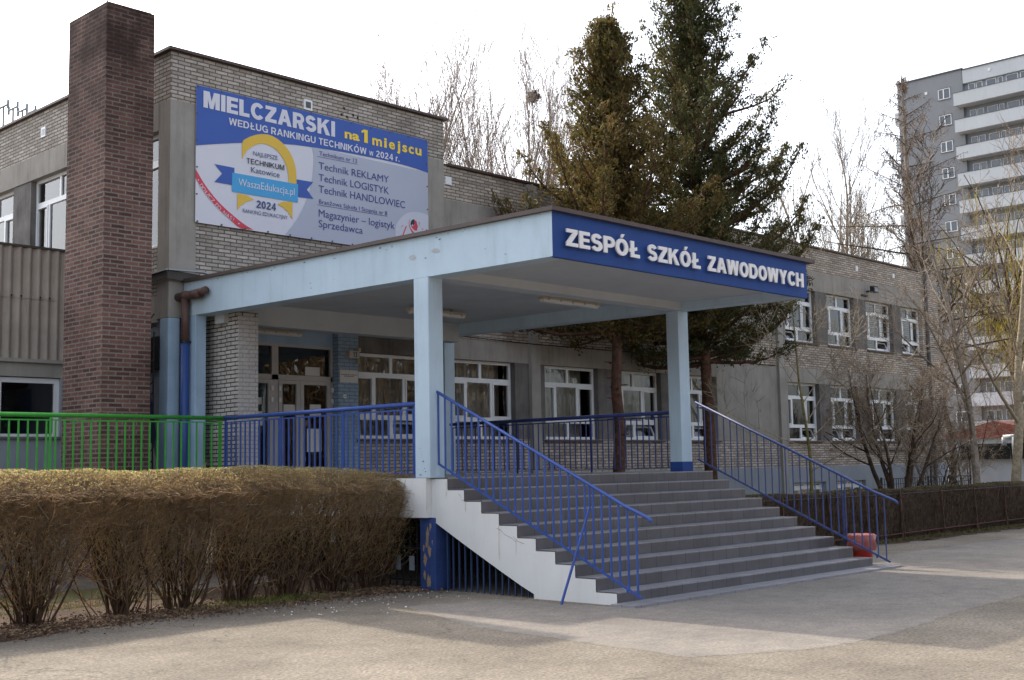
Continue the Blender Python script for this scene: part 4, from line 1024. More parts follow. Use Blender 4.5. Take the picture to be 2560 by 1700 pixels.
# ================================================================== vegetation
def polyline(rng, p, d, length, n, bend, up=0.0, grav=0.0):
    pts = [p]; d = Vector(d).normalized(); s = length/n
    for i in range(n):
        d = d+Vector((rng.gauss(0, bend), rng.gauss(0, bend), rng.gauss(0, bend)+up-grav*(i/n))); d.normalize()
        pts.append(pts[-1]+d*s)
    return pts
def perp(rng, d, ang, az=None):
    d = Vector(d).normalized(); u = d.orthogonal().normalized(); w = d.cross(u)
    a = rng.uniform(0, 2*math.pi) if az is None else az
    return (d*math.cos(ang)+(u*math.cos(a)+w*math.sin(a))*math.sin(ang)).normalized()
class Branches:
    """collects tapered branches; thick ones as tubes, fine ones as three-sided slivers"""
    def __init__(s): s.mb = MB(); s.tw = []
    def limb(s, pts, r0, r1, n=6):
        k = len(pts)-1; s.mb.tube(pts, [r0+(r1-r0)*i/k for i in range(k+1)], n, cap=False)
    def twig(s, pts, r0, r1):
        k = len(pts)-1
        for i in range(k): s.tw.append((pts[i], pts[i+1], r0+(r1-r0)*i/k, r0+(r1-r0)*(i+1)/k))
    def twig_arrays(s):
        if not s.tw: return np.zeros((0, 3)), np.zeros((0, 4), int)
        A = np.array([tuple(t[0]) for t in s.tw]); B = np.array([tuple(t[1]) for t in s.tw]); ra = np.array([t[2] for t in s.tw]); rb = np.array([t[3] for t in s.tw])
        return slivers(A, B, ra, rb)
def slivers(A, B, ra, rb):
    n = len(A); D = B-A; L = np.linalg.norm(D, axis=1, keepdims=True)+1e-9; D = D/L
    ref = np.where(np.abs(D[:, 2:3]) > .9, np.array([[1., 0, 0]]), np.array([[0, 0, 1.]]))
    U = np.cross(D, ref); U /= np.linalg.norm(U, axis=1, keepdims=True)+1e-9; W = np.cross(D, U)
    V = np.empty((n, 6, 3))
    for j in range(3):
        a = 2*math.pi*j/3; off = U*math.cos(a)+W*math.sin(a)
        V[:, j] = A+off*np.asarray(ra)[:, None]; V[:, 3+j] = B+off*np.asarray(rb)[:, None]
    base = (np.arange(n)*6)[:, None]
    F = np.concatenate([base+np.array([[0, 1, 4, 3]]), base+np.array([[1, 2, 5, 4]]), base+np.array([[2, 0, 3, 5]])])
    return V.reshape(-1, 3), F
def blades(C, Dn, L, Wd, rng):
    """diamond shaped leaf quads: centre C, direction Dn, length L, width Wd"""
    n = len(C); Dn = Dn/(np.linalg.norm(Dn, axis=1, keepdims=True)+1e-9)
    R = rng.normal(size=(n, 3)); S = np.cross(Dn, R); S /= np.linalg.norm(S, axis=1, keepdims=True)+1e-9
    L = np.asarray(L).reshape(-1, 1); Wd = np.asarray(Wd).reshape(-1, 1)
    V = np.empty((n, 4, 3)); V[:, 0] = C-Dn*L/2; V[:, 1] = C+S*Wd/2-Dn*L*.05; V[:, 2] = C+Dn*L/2; V[:, 3] = C-S*Wd/2-Dn*L*.05
    return V.reshape(-1, 3), np.arange(n*4).reshape(n, 4)
def join(*vf):
    V, F, o = [], [], 0
    for v, f in vf:
        V.append(np.asarray(v, float).reshape(-1, 3)); F.append(np.asarray(f, int)+o); o += len(V[-1])
    return np.concatenate(V), np.concatenate(F)

# ---------------------------------------------------------------- bare broadleaf trees
def bare_tree(name, base, height, label, seed, trunk_r, bark, twig, fork=.35, spread=.5, levels=3, dens=1.0, up=.05, droop=0.0, stems=1, lean=(0, 0), group=None,
              leaves=None, nleaf=0, leafsize=.05, parts=True, twr=.006, clear=.25, cat='tree', rel=.5, curve=.06):
    rng = random.Random(seed); B = Branches(); tips = []
    base = Vector(base)
    trunk = Branches()
    def grow(p, d, L, r, lev):
        n = max(3, int(3+L*1.2)) if lev == 0 else 4
        pts = polyline(rng, p, d, L, n, curve*(1+lev*.8), up*(1.2 if lev else 1), droop*(lev/levels))
        r1 = r*(.14 if lev == 0 else .4)
        if lev == 0: trunk.limb(pts, r, r1, 9)
        elif r > .022: B.limb(pts, r, r1, 5)
        else: B.twig(pts, r, max(twr*.6, r1))
        tips.extend(pts[1:] if lev >= levels-1 else [])
        if lev >= levels: return
        cnt = int((7+4*rng.random())*dens*(1.3 if lev == 0 else 1)*(1 if L > height*.12 else .7))
        for k in range(cnt):
            t = (clear if lev == 0 else .2)+(1-(clear if lev == 0 else .2))*((k+rng.random())/cnt)
            i = min(int(t*n), n-1); q = pts[i].lerp(pts[i+1], t*n-i)
            dd = (pts[i+1]-pts[i]).normalized()
            ang = spread*rng.uniform(.75, 1.3)*(1.25-.5*t if lev == 0 else 1)
            l2 = L*rel*(1.15-.65*t)*rng.uniform(.75, 1.2) if lev == 0 else L*.55*(1.1-.5*t)*rng.uniform(.6, 1.2)
            grow(q, perp(rng, dd, ang), l2, max(twr, (r+(r1-r)*t)*rng.uniform(.42, .62)), lev+1)
    for s in range(stems):
        a = 2*math.pi*s/max(1, stems)+rng.uniform(-.4, .4)
        d = Vector((lean[0]+(math.cos(a)*fork if stems > 1 else 0), lean[1]+(math.sin(a)*fork*.7 if stems > 1 else 0), 1))
        grow(base+Vector((math.cos(a)*trunk_r, math.sin(a)*trunk_r, -.05)) if stems > 1 else base-Vector((0, 0, .05)), d, height*(1 if stems == 1 else rng.uniform(.8, 1)), trunk_r*(1 if stems == 1 else rng.uniform(.75, 1.1)), 0)
    t = thing(name, base, label, cat, group)
    trunk.mb.build('trunk', bark, t, smooth=True)
    vf = []
    if B.mb.v:
        link('branches', B.mb.mesh('branches', bark, True), t)
    V, F = B.twig_arrays()
    if len(V): link('crown', fast_mesh('crown', V, F, twig), t)
    if leaves and nleaf and tips:
        g_ = np.random.default_rng(seed); idx = g_.integers(0, len(tips), nleaf); T_ = np.array([tuple(q) for q in tips])
        C = T_[idx]+g_.normal(size=(nleaf, 3))*leafsize*1.5; Dn = g_.normal(size=(nleaf, 3))+np.array([0, 0, -.8 if droop else 0])
        V, F = blades(C, Dn, leafsize*g_.uniform(.6, 1.6, nleaf), leafsize*.45*g_.uniform(.7, 1.3, nleaf), g_)
        link('foliage', fast_mesh('foliage', V, F, leaves), t)
    return t

# ---------------------------------------------------------------- conifers
def conifer(base, H, label, seed, tr, prof, leafmat, z0, lean=(0, 0), n_leaf=90000, ymax=6.55, side=None, stems=1):
    rng = random.Random(seed); g_ = np.random.default_rng(seed)
    base = Vector(base); t = thing('conifer_tree', base, label, 'tree', 'conifers between the landing and the school')
    top = base+Vector((lean[0], lean[1], H))
    tk = Branches(); n = 14
    pts = [base.lerp(top, i/n)+Vector((rng.gauss(0, .035), rng.gauss(0, .03), 0)) for i in range(n+1)]
    pts[0] = base-Vector((0, 0, .1))
    tk.limb(pts, tr, .03, 10)
    for k in range(26):   # stubs of dead branches on the bare trunk
        z = rng.uniform(1.2, z0+.6); p = base.lerp(top, z/H); a = rng.uniform(0, 6.28); d = Vector((math.cos(a), math.sin(a), .1))
        tk.limb([p+d*tr*.7, p+d*(tr+rng.uniform(.03, .14))], .018, .008, 4)
    tk.mb.build('trunk', 'bark_conifer', t, smooth=True)
    B = Branches(); C_, D_, S_ = [], [], []
    nb = 260
    for k in range(nb):
        u = (k+rng.random())/nb; z = z0+(H-z0)*u
        a = k*2.39996+rng.uniform(-.5, .5)
        R = prof(u, a)*(rng.uniform(.3, .8) if rng.random() < .4 else rng.uniform(.75, 1.12))
        p = base.lerp(top, z/H)
        el = .02+.8*u+rng.uniform(-.3, .45)
        d = Vector((math.cos(a)*math.cos(el), math.sin(a)*math.cos(el), math.sin(el)))
        m_ = max(4, int(R*3)); q = [p]; dd = d.copy()
        for i in range(m_):
            dd = (dd+Vector((rng.gauss(0, .07), rng.gauss(0, .07), rng.gauss(0, .06)-.06+.42*(i/m_)))).normalized(); q.append(q[-1]+dd*(R/m_))
        q = [Vector((v.x, min(v.y, ymax-.15) if v.z < 8.5 else v.y, v.z)) for v in q]
        B.limb(q, .012+.02*R*(1-u*.4), .006, 4)
        # plumes of foliage along the outer two thirds
        for i in range(1, m_+1):
            f = i/m_
            if f < .25 and rng.random() < .6: continue
            for s in range(int(2+R*.7)):
                side_a = rng.uniform(-1, 1)*1.1; L = (.22+.30*(1-f))*rng.uniform(.6, 1.3)*min(1, .5+R*.35)
                w = Vector((-dd.y, dd.x, 0)).normalized()
                v = (dd*math.cos(side_a)*.8+w*math.sin(side_a)*rng.choice((-1, 1))+Vector((0, 0, rng.uniform(-.45, 1.0)))).normalized()
                o = q[i].lerp(q[i-1], rng.random())
                B.twig([o, o+v*L], .006, .003)
                C_.append(tuple(o)); D_.append(tuple(v)); S_.append(L)
    # leaders: several upright tips at the top
    for k in range(7):
        z = H-rng.uniform(.1, 1.6); p = base.lerp(top, z/H); v = Vector((rng.gauss(0, .28), rng.gauss(0, .28), 1)).normalized(); L = rng.uniform(.4, .9)
        B.twig([p, p+v*L], .012, .003)
        for s in range(6): C_.append(tuple(p+v*L*s/6)); D_.append(tuple((v+Vector((rng.gauss(0, .5), rng.gauss(0, .5), .2))).normalized())); S_.append(.3)
    link('branches', B.mb.mesh('branches', 'bark_conifer', True), t)
    C_ = np.array(C_); D_ = np.array(D_); S_ = np.array(S_)
    idx = g_.integers(0, len(C_), n_leaf); f = g_.random(n_leaf)**.8
    # spray: leaflets along and beside the plume axis
    Pn = C_[idx]+D_[idx]*(S_[idx]*f)[:, None]
    off = g_.normal(size=(n_leaf, 3))*(.035+.11*(1-f))[:, None]; off[:, 2] *= .8
    Dn = D_[idx]*1.0+g_.normal(size=(n_leaf, 3))*.55+np.array([0, 0, .1])
    Pn = Pn+off; keep = (Pn[:, 1] < ymax) | (Pn[:, 2] > 8.4)
    Pn, Dn = Pn[keep], Dn[keep]; m_ = len(Pn)
    V, F = blades(Pn, Dn, g_.uniform(.07, .15, m_), g_.uniform(.022, .05, m_), g_)
    tv, tf = B.twig_arrays()
    link('foliage', fast_mesh('foliage', V, F, leafmat), t)
    if len(tv): link('twigs', fast_mesh('twigs', tv, tf, 'bark_conifer'), t)
    return t
def profL(u, a):
    r = 2.9*(1-u)**.74*(1-.30*max(0, .18-u)/.18)+.22
    r *= 1+.16*math.sin(3*a+u*21)+.14*math.sin(31*u+a)
    if .02 < u < .38: r *= 1+.28*max(0, math.cos(a-math.pi))
    return r
def profR(u, a):
    r = 3.15*(1-u**1.4)**.85+.3
    r *= 1+.16*math.sin(3*a+u*17+1)+.14*math.sin(27*u+2*a)
    if .05 < u < .62: r *= 1+.10*max(0, math.cos(a+.25))
    if u < .3: r *= 1-.30*max(0, math.cos(a-math.pi))
    return r
conifer((9.95, 5.0, 0), 11.9, 'left of the two tall conifers, brownish olive with a narrow pointed top', 3, .155, profL, 'conifer_brown', 4.5, (.10, .1), 88000)
conifer((13.35, 4.85, 0), 14.8, 'right of the two tall conifers, taller and darker green with a top out of frame', 8, .17, profR, 'conifer_green', 4.1, (.0, .3), 112000)

# ---------------------------------------------------------------- left hedge
def left_hedge():
    g_ = np.random.default_rng(11); rng = random.Random(11)
    t = thing('hedge', (-4.5, 1.6, 0), 'leafless clipped brown hedge in front of the green railing and landing', 'hedge')
    x0, x1 = -12.5, .12
    yc = lambda x: 1.35+.05*np.sin(x*1.3)-.10*np.clip(x+1.5, 0, 3)
    top = lambda x: 1.71+.015*np.sin(x*2.1)+.012*np.sin(x*5.3)+.010*np.sin(x*13.7)-.10*np.clip((x+1.2)/1.4, 0, 1)
    hw = .50
    S = MB(); A, Bq, ra, rb = [], [], [], []
    cl = [-12, -11.1, -10.2, -9.4, -8.6, -7.7, -6.9, -6.1, -5.25, -4.15, -3.3, -2.5, -1.75, -1.0, -.35]
    for cx in cl:
        for k in range(44):
            a = rng.uniform(0, 6.28); r = abs(rng.gauss(0, .15)); p = Vector((cx+r*math.cos(a), 1.33+r*math.sin(a)*.8, 0))
            d = Vector((math.cos(a)*rng.uniform(.05, .6)+rng.gauss(.05, .1), math.sin(a)*rng.uniform(.05, .45), 1))
            pts = polyline(rng, p, d, rng.uniform(.8, 1.55), 6, .13, .08)
            r0 = rng.choice((.006, .008, .011, .016, .022))*rng.uniform(.8, 1.2)
            S.tube(pts, [r0*(1-.11*i) for i in range(7)], 4, cap=False)
            for j in range(8):
                q = pts[rng.randint(1, 6)]; v = perp(rng, d, rng.uniform(.3, 1.1)); L = rng.uniform(.2, .7); mid = q+v*L*.5+Vector((rng.gauss(0, .03), rng.gauss(0, .03), .02)); e = mid+(v+Vector((0, 0, .4))).normalized()*L*.5
                e.z = min(e.z, 1.68)
                A += [tuple(q), tuple(mid)]; Bq += [tuple(mid), tuple(e)]; ra += [.0052, .0042]; rb += [.0042, .0026]
    link('stems', S.mesh('stems', 'hedge_stem', True), t)
    n = 64000
    x = g_.uniform(x0, x1, n); v = g_.beta(1.9, 1.05, n); z = .22+v*(top(x)-.22)
    wid = hw*(.5+.5*np.clip(z/1.15, 0, 1))*(1+.10*np.sin(x*3.1+z*4)+.09*np.sin(x*7.7-z*6)+.05*np.sin(x*17))
    s = np.sign(g_.uniform(-1, 1, n))*g_.random(n)**.42
    endr = np.clip((x1-x)/.5, 0, 1)**.5
    y = yc(x)+wid*s*endr
    d2 = np.min(np.abs(x[:, None]-np.array(cl)[None]), axis=1)
    pr = np.where(z > 1.08, 1.0, np.clip(1.15-d2*2.3-(1.08-z)*1.05, .035, 1))
    pr = pr*np.where(x > -1.9, np.clip(.42+.35*(z > 1.35), 0, 1), 1)
    keep = g_.random(n) < pr
    x, y, z = x[keep], y[keep], z[keep]; n = len(x)
    sh = lambda x, y: top(x)-.17*np.clip((yc(x)-y)/hw+.1, 0, 1.2)**2.2
    z = np.where(z > sh(x, y)-.02, sh(x, y)-.02-.75*g_.random(n)**1.3, z)
    P = np.stack([x, y, z], 1)
    Dn = np.stack([g_.normal(.18, .6, n), g_.normal(0, .45, n)+.35*np.sign(y-yc(x)), g_.normal(.75, .45, n)], 1); Dn /= np.linalg.norm(Dn, axis=1, keepdims=True)
    L = g_.uniform(.10, .42, n); Q = P+Dn*L[:, None]
    lim = sh(Q[:, 0], Q[:, 1])+np.where(g_.random(n) < .07, g_.exponential(.04, n), g_.uniform(-.03, .025, n))
    over = Q[:, 2] > lim; Q[over, 2] = (lim-.06*g_.random(n)**2)[over]
    M = (P+Q)/2+g_.normal(0, .028, (n, 3)); M[:, 2] = np.minimum(M[:, 2], sh(M[:, 0], M[:, 1])+.03)
    wA = g_.uniform(.0021, .0043, n)*np.where(g_.random(n) < .12, 1.7, 1)
    V1, F1 = slivers(P, M, wA, wA*.8); V2, F2 = slivers(M, Q, wA*.8, wA*.5); V3, F3 = slivers(np.array(A), np.array(Bq), ra, rb)
    V, F = join((V1, F1), (V2, F2), (V3, F3))
    o = link('twigs', fast_mesh('twigs', V, F, 'hedge_twig'), t); o['kind'] = 'stuff'
    m = 70000
    x = g_.uniform(x0, x1, m); up = g_.random(m)**2.8; z = top(x)+.02-up*1.2; y = yc(x)+g_.uniform(-1, 1, m)*(hw+.02)
    fr = g_.random(m) < .45; y = np.where(fr & (up > .08), yc(x)-hw*(.75+.3*g_.random(m)), y)
    z = np.where(up < .2, sh(x, y)+.03-up*1.6, z)
    C = np.stack([x, y, z], 1); Dn = g_.normal(size=(m, 3))+np.array([0, 0, .5])
    V, F = blades(C, Dn, g_.uniform(.012, .034, m), g_.uniform(.006, .014, m), g_)
    o = link('leaves', fast_mesh('leaves', V, F, 'hedge_leaf'), t); o['kind'] = 'stuff'
left_hedge()

# ---------------------------------------------------------------- right clipped hedge with its fence
def right_hedge():
    g_ = np.random.default_rng(21)
    t = thing('hedge', (16, .1, 0), 'long dark clipped hedge with a flat mossy top right of the steps', 'hedge')
    x0, x1, y0, y1, h = 6.75, 34.0, -.22, .55, 1.03
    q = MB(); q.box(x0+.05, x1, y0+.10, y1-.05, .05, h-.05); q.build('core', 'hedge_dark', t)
    n = 60000
    x = x0+(x1-x0)*g_.random(n)**1.35; z0 = g_.uniform(.02, .85, n); top = g_.random(n) < .25
    y = np.where(top, g_.uniform(y0, y1, n), y0+g_.uniform(-.03, .10, n)); z0 = np.where(top, h-.16+g_.uniform(0, .08, n), z0)
    P = np.stack([x, y, z0], 1); Dn = np.stack([g_.normal(0, .16, n), g_.normal(-.05, .12, n), np.ones(n)], 1)
    L = np.minimum(g_.uniform(.12, .5, n), h+.02+.03*np.sin(x*1.7)*.6-z0); Q = P+Dn*L[:, None]; w = g_.uniform(.003, .007, n)
    V, F = slivers(P, Q, w, w*.6)
    o = link('twigs', fast_mesh('twigs', V, F, 'hedge_dark'), t); o['kind'] = 'stuff'
    m = 30000
    x = x0+(x1-x0)*g_.random(m)**1.35; C = np.stack([x, g_.uniform(y0-.02, y1, m), h+.0+g_.uniform(-.05, .03, m)+.02*np.sin(x*1.7)], 1)
    V, F = blades(C, g_.normal(size=(m, 3)), g_.uniform(.02, .05, m), g_.uniform(.01, .03, m), g_)
    o = link('mossy_top', fast_mesh('mossy_top', V, F, 'moss_top'), t); o['kind'] = 'stuff'
    f = thing('wire_fence', (16, -.3, 0), 'low rusty wire fence with thin leaning posts along the dark hedge', 'fence')
    rng = random.Random(2); xs = [8.1, 9.8, 11.3, 12.75, 14.75, 16.5, 18.2, 19.9, 21.6, 23.3]
    for x in xs:
        for k in range(2 if x in (12.75, 9.8) else 1):
            q = MB(); l = rng.uniform(-.10, .02); q.bar((x+k*.09, -.33, 0), (x+l+k*.02, -.31, 1.05), .03, .03); q.build('post', 'hedge_stem', f)
    q = MB(); q.tube([(7.2, -.31, .16), (12, -.32, .13), (18, -.31, .17), (24, -.31, .15)], .012, 5); q.build('lower_wire', 'rusty_wire', f)
    q = MB(); q.tube([(7.2, -.31, .98), (12, -.30, .96), (18, -.31, .98), (24, -.31, .97)], .008, 5); q.build('upper_wire', 'black_metal', f)
right_hedge()

# lattice fence in front of the far end of the wing
t = thing('lattice_fence', (25, 5, 0), 'dark metal lattice fence low in front of the far end of the school', 'fence')
for i in range(4):
    a = 22.3+1.55*i; q = MB()
    for k in range(11): q.box(a+.02+k*.148, a+.035+k*.148, 4.99, 5.005, .25, 1.12)
    for k in range(6): q.box(a, a+1.5, 4.985, 4.99, .28+k*.165, .30+k*.165)
    q.build('lattice_panel', 'black_metal', f if False else t)
    q = MB(); q.box(a-.03, a+.02, 4.98, 5.03, 0, 1.16); q.build('post', 'black_metal', t)

# ---------------------------------------------------------------- small trees in front of the wing
bare_tree('young_tree', (15.4, 3.4, 0), 6.3, 'slim young tree with pale lit twigs in front of the right hand windows', 5, .055, 'bark_green', 'bark_pale', curve=.04, spread=.85, levels=3, dens=1.0, clear=.22, rel=.52, twr=.0065, lean=(.03, 0), up=.06)
bare_tree('shrub_tree', (17.2, 1.9, 0), 4.3, 'multi stemmed dark shrub tree leaning outward behind the dark hedge', 12, .085, 'bark_dark', 'twig_grey', stems=6, fork=.42, spread=.65, levels=3, dens=1.0, clear=.35, rel=.38, twr=.005, up=.05, leaves='dead_leaf', nleaf=1500, leafsize=.04)
bare_tree('bare_tree', (23.0, 2.4, 0), 9.2, 'straight grey bare tree standing left of the pale trunked one behind the hedge', 31, .12, 'bark_grey', 'twig_grey', curve=.03, spread=.75, levels=3, dens=1.1, clear=.25, rel=.42, twr=.007, up=.05)
bare_tree('bare_tree', (24.5, 2.0, 0), 10.5, 'pale yellowish forked bare tree nearest the right edge behind the hedge', 17, .16, 'bark_pale', 'twig_grey', curve=.035, spread=.7, levels=3, dens=1.15, clear=.22, rel=.52, twr=.008, up=.08, lean=(.0, 0))
for i, (x, y, h, s, lab) in enumerate(((24.6, 4.4, 3.2, 41, 'low twiggy bush against the wing wall right of the multi stemmed shrub'), (29.2, 5.4, 4.8, 42, 'brown thicket bush against the end of the wing'), (33.0, 9.2, 5.4, 43, 'tall twiggy bush between the wing corner and the grey garage'), (53.0, 11.0, 8.0, 44, 'dense brown bush rising above the garage roof'), (55.0, 5.5, 7.5, 45, 'brown bush behind the right part of the garage'), (58.0, 14.5, 8.5, 46, 'tall brown bush far behind the garage beside the wing corner'), (32.0, 9.5, 6.5, 47, 'tall brown bush hiding the gap behind the wing corner'))):
    bare_tree('bush', (x, y, 0), h, lab, s, .035, 'bark_dark', 'twig_grey', stems=6, fork=.5, spread=.7, levels=3, dens=.7, clear=.25, rel=.42, twr=.0065, cat='bush', leaves='dead_leaf', nleaf=900, leafsize=.05, group='bushes beside the wing')
bare_tree('bare_tree', (37.2, 9.5, 0), 13.2, 'slender dark bare tree rising in front of the tower block', 51, .14, 'bark_dark', 'bark_dark', spread=.7, levels=3, dens=1.15, clear=.3, rel=.36, twr=.012, up=.1)

# ---------------------------------------------------------------- larch and poplars behind the school
def larch():
    rng = random.Random(77); g_ = np.random.default_rng(77)
    base = Vector((56.5, 20, 0)); H = 24.8; t = thing('larch_tree', base, 'tall bare larch with drooping brown branches in front of the tower block', 'tree')
    tk = Branches(); tk.limb([base, base+Vector((.2, 0, H*.5)), base+Vector((.1, 0, H*.8)), base+Vector((0, 0, H))], .3, .03, 9); tk.mb.build('trunk', 'bark_grey', t, smooth=True)
    B = Branches(); C = []
    for k in range(58):
        u = (k+rng.random())/58; z = 7+(H-7)*u; a = k*2.4+rng.uniform(-.4, .4); R = (9.0*(1-u)**.9+.15)*rng.uniform(.65, 1.15)
        d = Vector((math.cos(a), math.sin(a), .0+.9*u**2+rng.uniform(-.15, .2))); p = base+Vector((.1, 0, z)); m_ = 8; q = [p]; dd = d.normalized()
        for i in range(m_):
            dd = (dd+Vector((rng.gauss(0, .06), rng.gauss(0, .06), -.05+.11*(i/m_)+rng.gauss(0, .03)))).normalized(); q.append(q[-1]+dd*R/m_)
        B.limb(q, .018+.0065*R, .01, 4)
        for i in range(1, m_+1):
            for s in range(int(3+R*.8)):
                o = q[i].lerp(q[i-1], rng.random()); w = Vector((rng.gauss(0, .45), rng.gauss(0, .45), -rng.uniform(.3, 1.1))); L = rng.uniform(.35, 1.15)*(.5+.5*(1-u))
                pts = polyline(rng, o, w, L, 3, .18, 0, .25); B.twig(pts, .012, .008); C += [tuple(v) for v in pts[1:]]
    link('branches', B.mb.mesh('branches', 'bark_dark', True), t)
    V, F = B.twig_arrays(); link('twigs', fast_mesh('twigs', V, F, 'larch_twig'), t)
    C = np.array(C); n = 9000; idx = g_.integers(0, len(C), n); V, F = blades(C[idx]+g_.normal(0, .09, (n, 3)), g_.normal(size=(n, 3)), g_.uniform(.06, .14, n), g_.uniform(.04, .09, n), g_)
    link('cones', fast_mesh('cones', V, F, 'larch_twig'), t)['kind'] = 'stuff'
larch()
PG = 'leafless poplars beyond the school roof'
for i, (x, y, H, s, lab) in enumerate((
        (25.2, 30.5, 20.0, 61, 'leftmost poplar top just above the hall roof edge'),
        (28.2, 30, 22.4, 62, 'broad poplar right after the hall roof corner'),
        (30.6, 31, 22.2, 63, 'poplar with a forked trunk between two taller ones left of the conifers'),
        (33.4, 30, 23.6, 64, 'tallest poplar of the left group, close to the brown conifer'),
        (36.0, 31, 23.5, 65, 'poplar partly hidden behind the brown conifer top'))):
    bare_tree('poplar_tree', (x, y, 0), H*.93, lab, s, .17, 'bark_poplar', 'bark_poplar', spread=.36, levels=3, dens=1.2, clear=.42, rel=.38, twr=.0085, up=.10, group=PG, stems=3, fork=.17, leaves='dead_leaf', nleaf=1700, leafsize=.085)
for i, (x, y, H, s, lab) in enumerate((
        (55.6, 25, 23.6, 66, 'grey bare poplar right of the dark conifer with a fan of upright branches'),
        (51.5, 26, 17.5, 67, 'smaller grey bare poplar touching the dark conifer edge'),
        (60.5, 27, 19.0, 68, 'thin grey bare poplar between the fan shaped one and the larch'))):
    bare_tree('poplar_tree', (x, y, 0), H*.95, lab, s, .2, 'bark_grey', 'bark_grey', spread=.42, levels=3, dens=.95, clear=.40, rel=.36, twr=.011, up=.10, group=PG, stems=4, fork=.24)
g0 = thing('bird_nest', (34.3, 30, 21.0), 'round dark bird nest in the top of a poplar', 'bird nest')
gq = np.random.default_rng(4); n = 260; C = gq.normal(0, .13, (n, 3))+np.array([34.3, 29.8, 21.05]); Dn = gq.normal(size=(n, 3)); Dn /= np.linalg.norm(Dn, axis=1, keepdims=True); V, F = slivers(C-Dn*.16, C+Dn*.16, np.full(n, .02), np.full(n, .015)); link('twigs', fast_mesh('twigs', V, F, 'bark_dark'), g0)

# yellow willows in front of the tower block
def willow(base, H, seed, label, R=5.0):
    rng = random.Random(seed); g_ = np.random.default_rng(seed); base = Vector(base); t = thing('willow_tree', base, label, 'tree', 'yellow willows by the tower block')
    tk = Branches(); tk.limb(polyline(rng, base, (0, 0, 1), H*.6, 5, .05), .4, .2, 8); tk.mb.build('trunk', 'bark_dark', t, smooth=True)
    B = Branches(); P, Q = [], []
    for k in range(26):
        a = k*2.4; q = polyline(rng, base+Vector((0, 0, H*rng.uniform(.3, .6))), (math.cos(a)*.7, math.sin(a)*.7, 1), rng.uniform(.35, .62)*H, 6, .12, .02, .18)
        B.limb(q, .12, .03, 4)
        for i in range(2, 7):
            for s in range(10):
                o = q[i].lerp(q[i-1], rng.random())+Vector((rng.gauss(0, .5), rng.gauss(0, .5), rng.gauss(0, .25))); l = rng.uniform(.8, 3.0)
                pts = polyline(rng, o, (rng.gauss(0, .3), rng.gauss(0, .3), -1), l, 3, .08); B.twig(pts, .022, .012)
    link('branches', B.mb.mesh('branches', 'bark_dark', True), t); V, F = B.twig_arrays(); link('crown', fast_mesh('crown', V, F, 'willow_leaf'), t)
willow((80, 23.5, 0), 22.5, 5, 'yellow green weeping willow at the right edge in front of the balconies')
willow((76, 15.5, 0), 15, 9, 'lower yellow willow below the balconies behind the bare trees')

# ---------------------------------------------------------------- litter, grass
def scatter(name, n, region, z, ln, wd, m, label, cat, flat=.25, seed=1):
    g_ = np.random.default_rng(seed); C = region(g_, n); C = np.column_stack([C, np.full(len(C), z)+g_.uniform(0, .012, len(C))])
    Dn = g_.normal(size=(len(C), 3)); Dn[:, 2] *= flat
    V, F = blades(C, Dn, g_.uniform(*ln, len(C)), g_.uniform(*wd, len(C)), g_)
    return tag(link(name, fast_mesh(name, V, F, m)), label, cat, kind='stuff')
scatter('leaf_litter', 14000, lambda g, n: np.column_stack([g.uniform(-9, .2, n), .95+g.normal(0, .38, n)]),   .012, (.02, .055), (.01, .03), 'dead_leaf', 'brown dead leaves under the leafless hedge', 'leaves')
scatter('grass_tufts', 2400, lambda g, n: np.column_stack([np.concatenate([g.uniform(-9, -2.2, n*2//3), g.normal(-2.2, .5, n-n*2//3)]), np.concatenate([g.normal(2.6, .3, n*2//3), g.normal(1.0, .25, n-n*2//3)])]), .03, (.04, .10), (.006, .012), 'grass_blade', 'sparse green grass tufts under the leafless hedge', 'grass', 3.0, 2)
scatter('gravel_bits', 160, lambda g, n: np.column_stack([g.uniform(-3.2, .0, n), -.0+g.normal(.0, .55, n)-.0]), .008, (.01, .035), (.008, .025), 'paper', 'pale grit and litter specks beside the side wall of the steps', 'grit', .2, 3)
scatter('dry_grass', 6000, lambda g, n: np.column_stack([7+15*g.random(n)**1.3, -.45+g.normal(0, .13, n)]), .03, (.05, .12), (.006, .014), 'moss_top', 'dry grass fringe at the foot of the dark clipped hedge', 'grass', 2.0, 4)
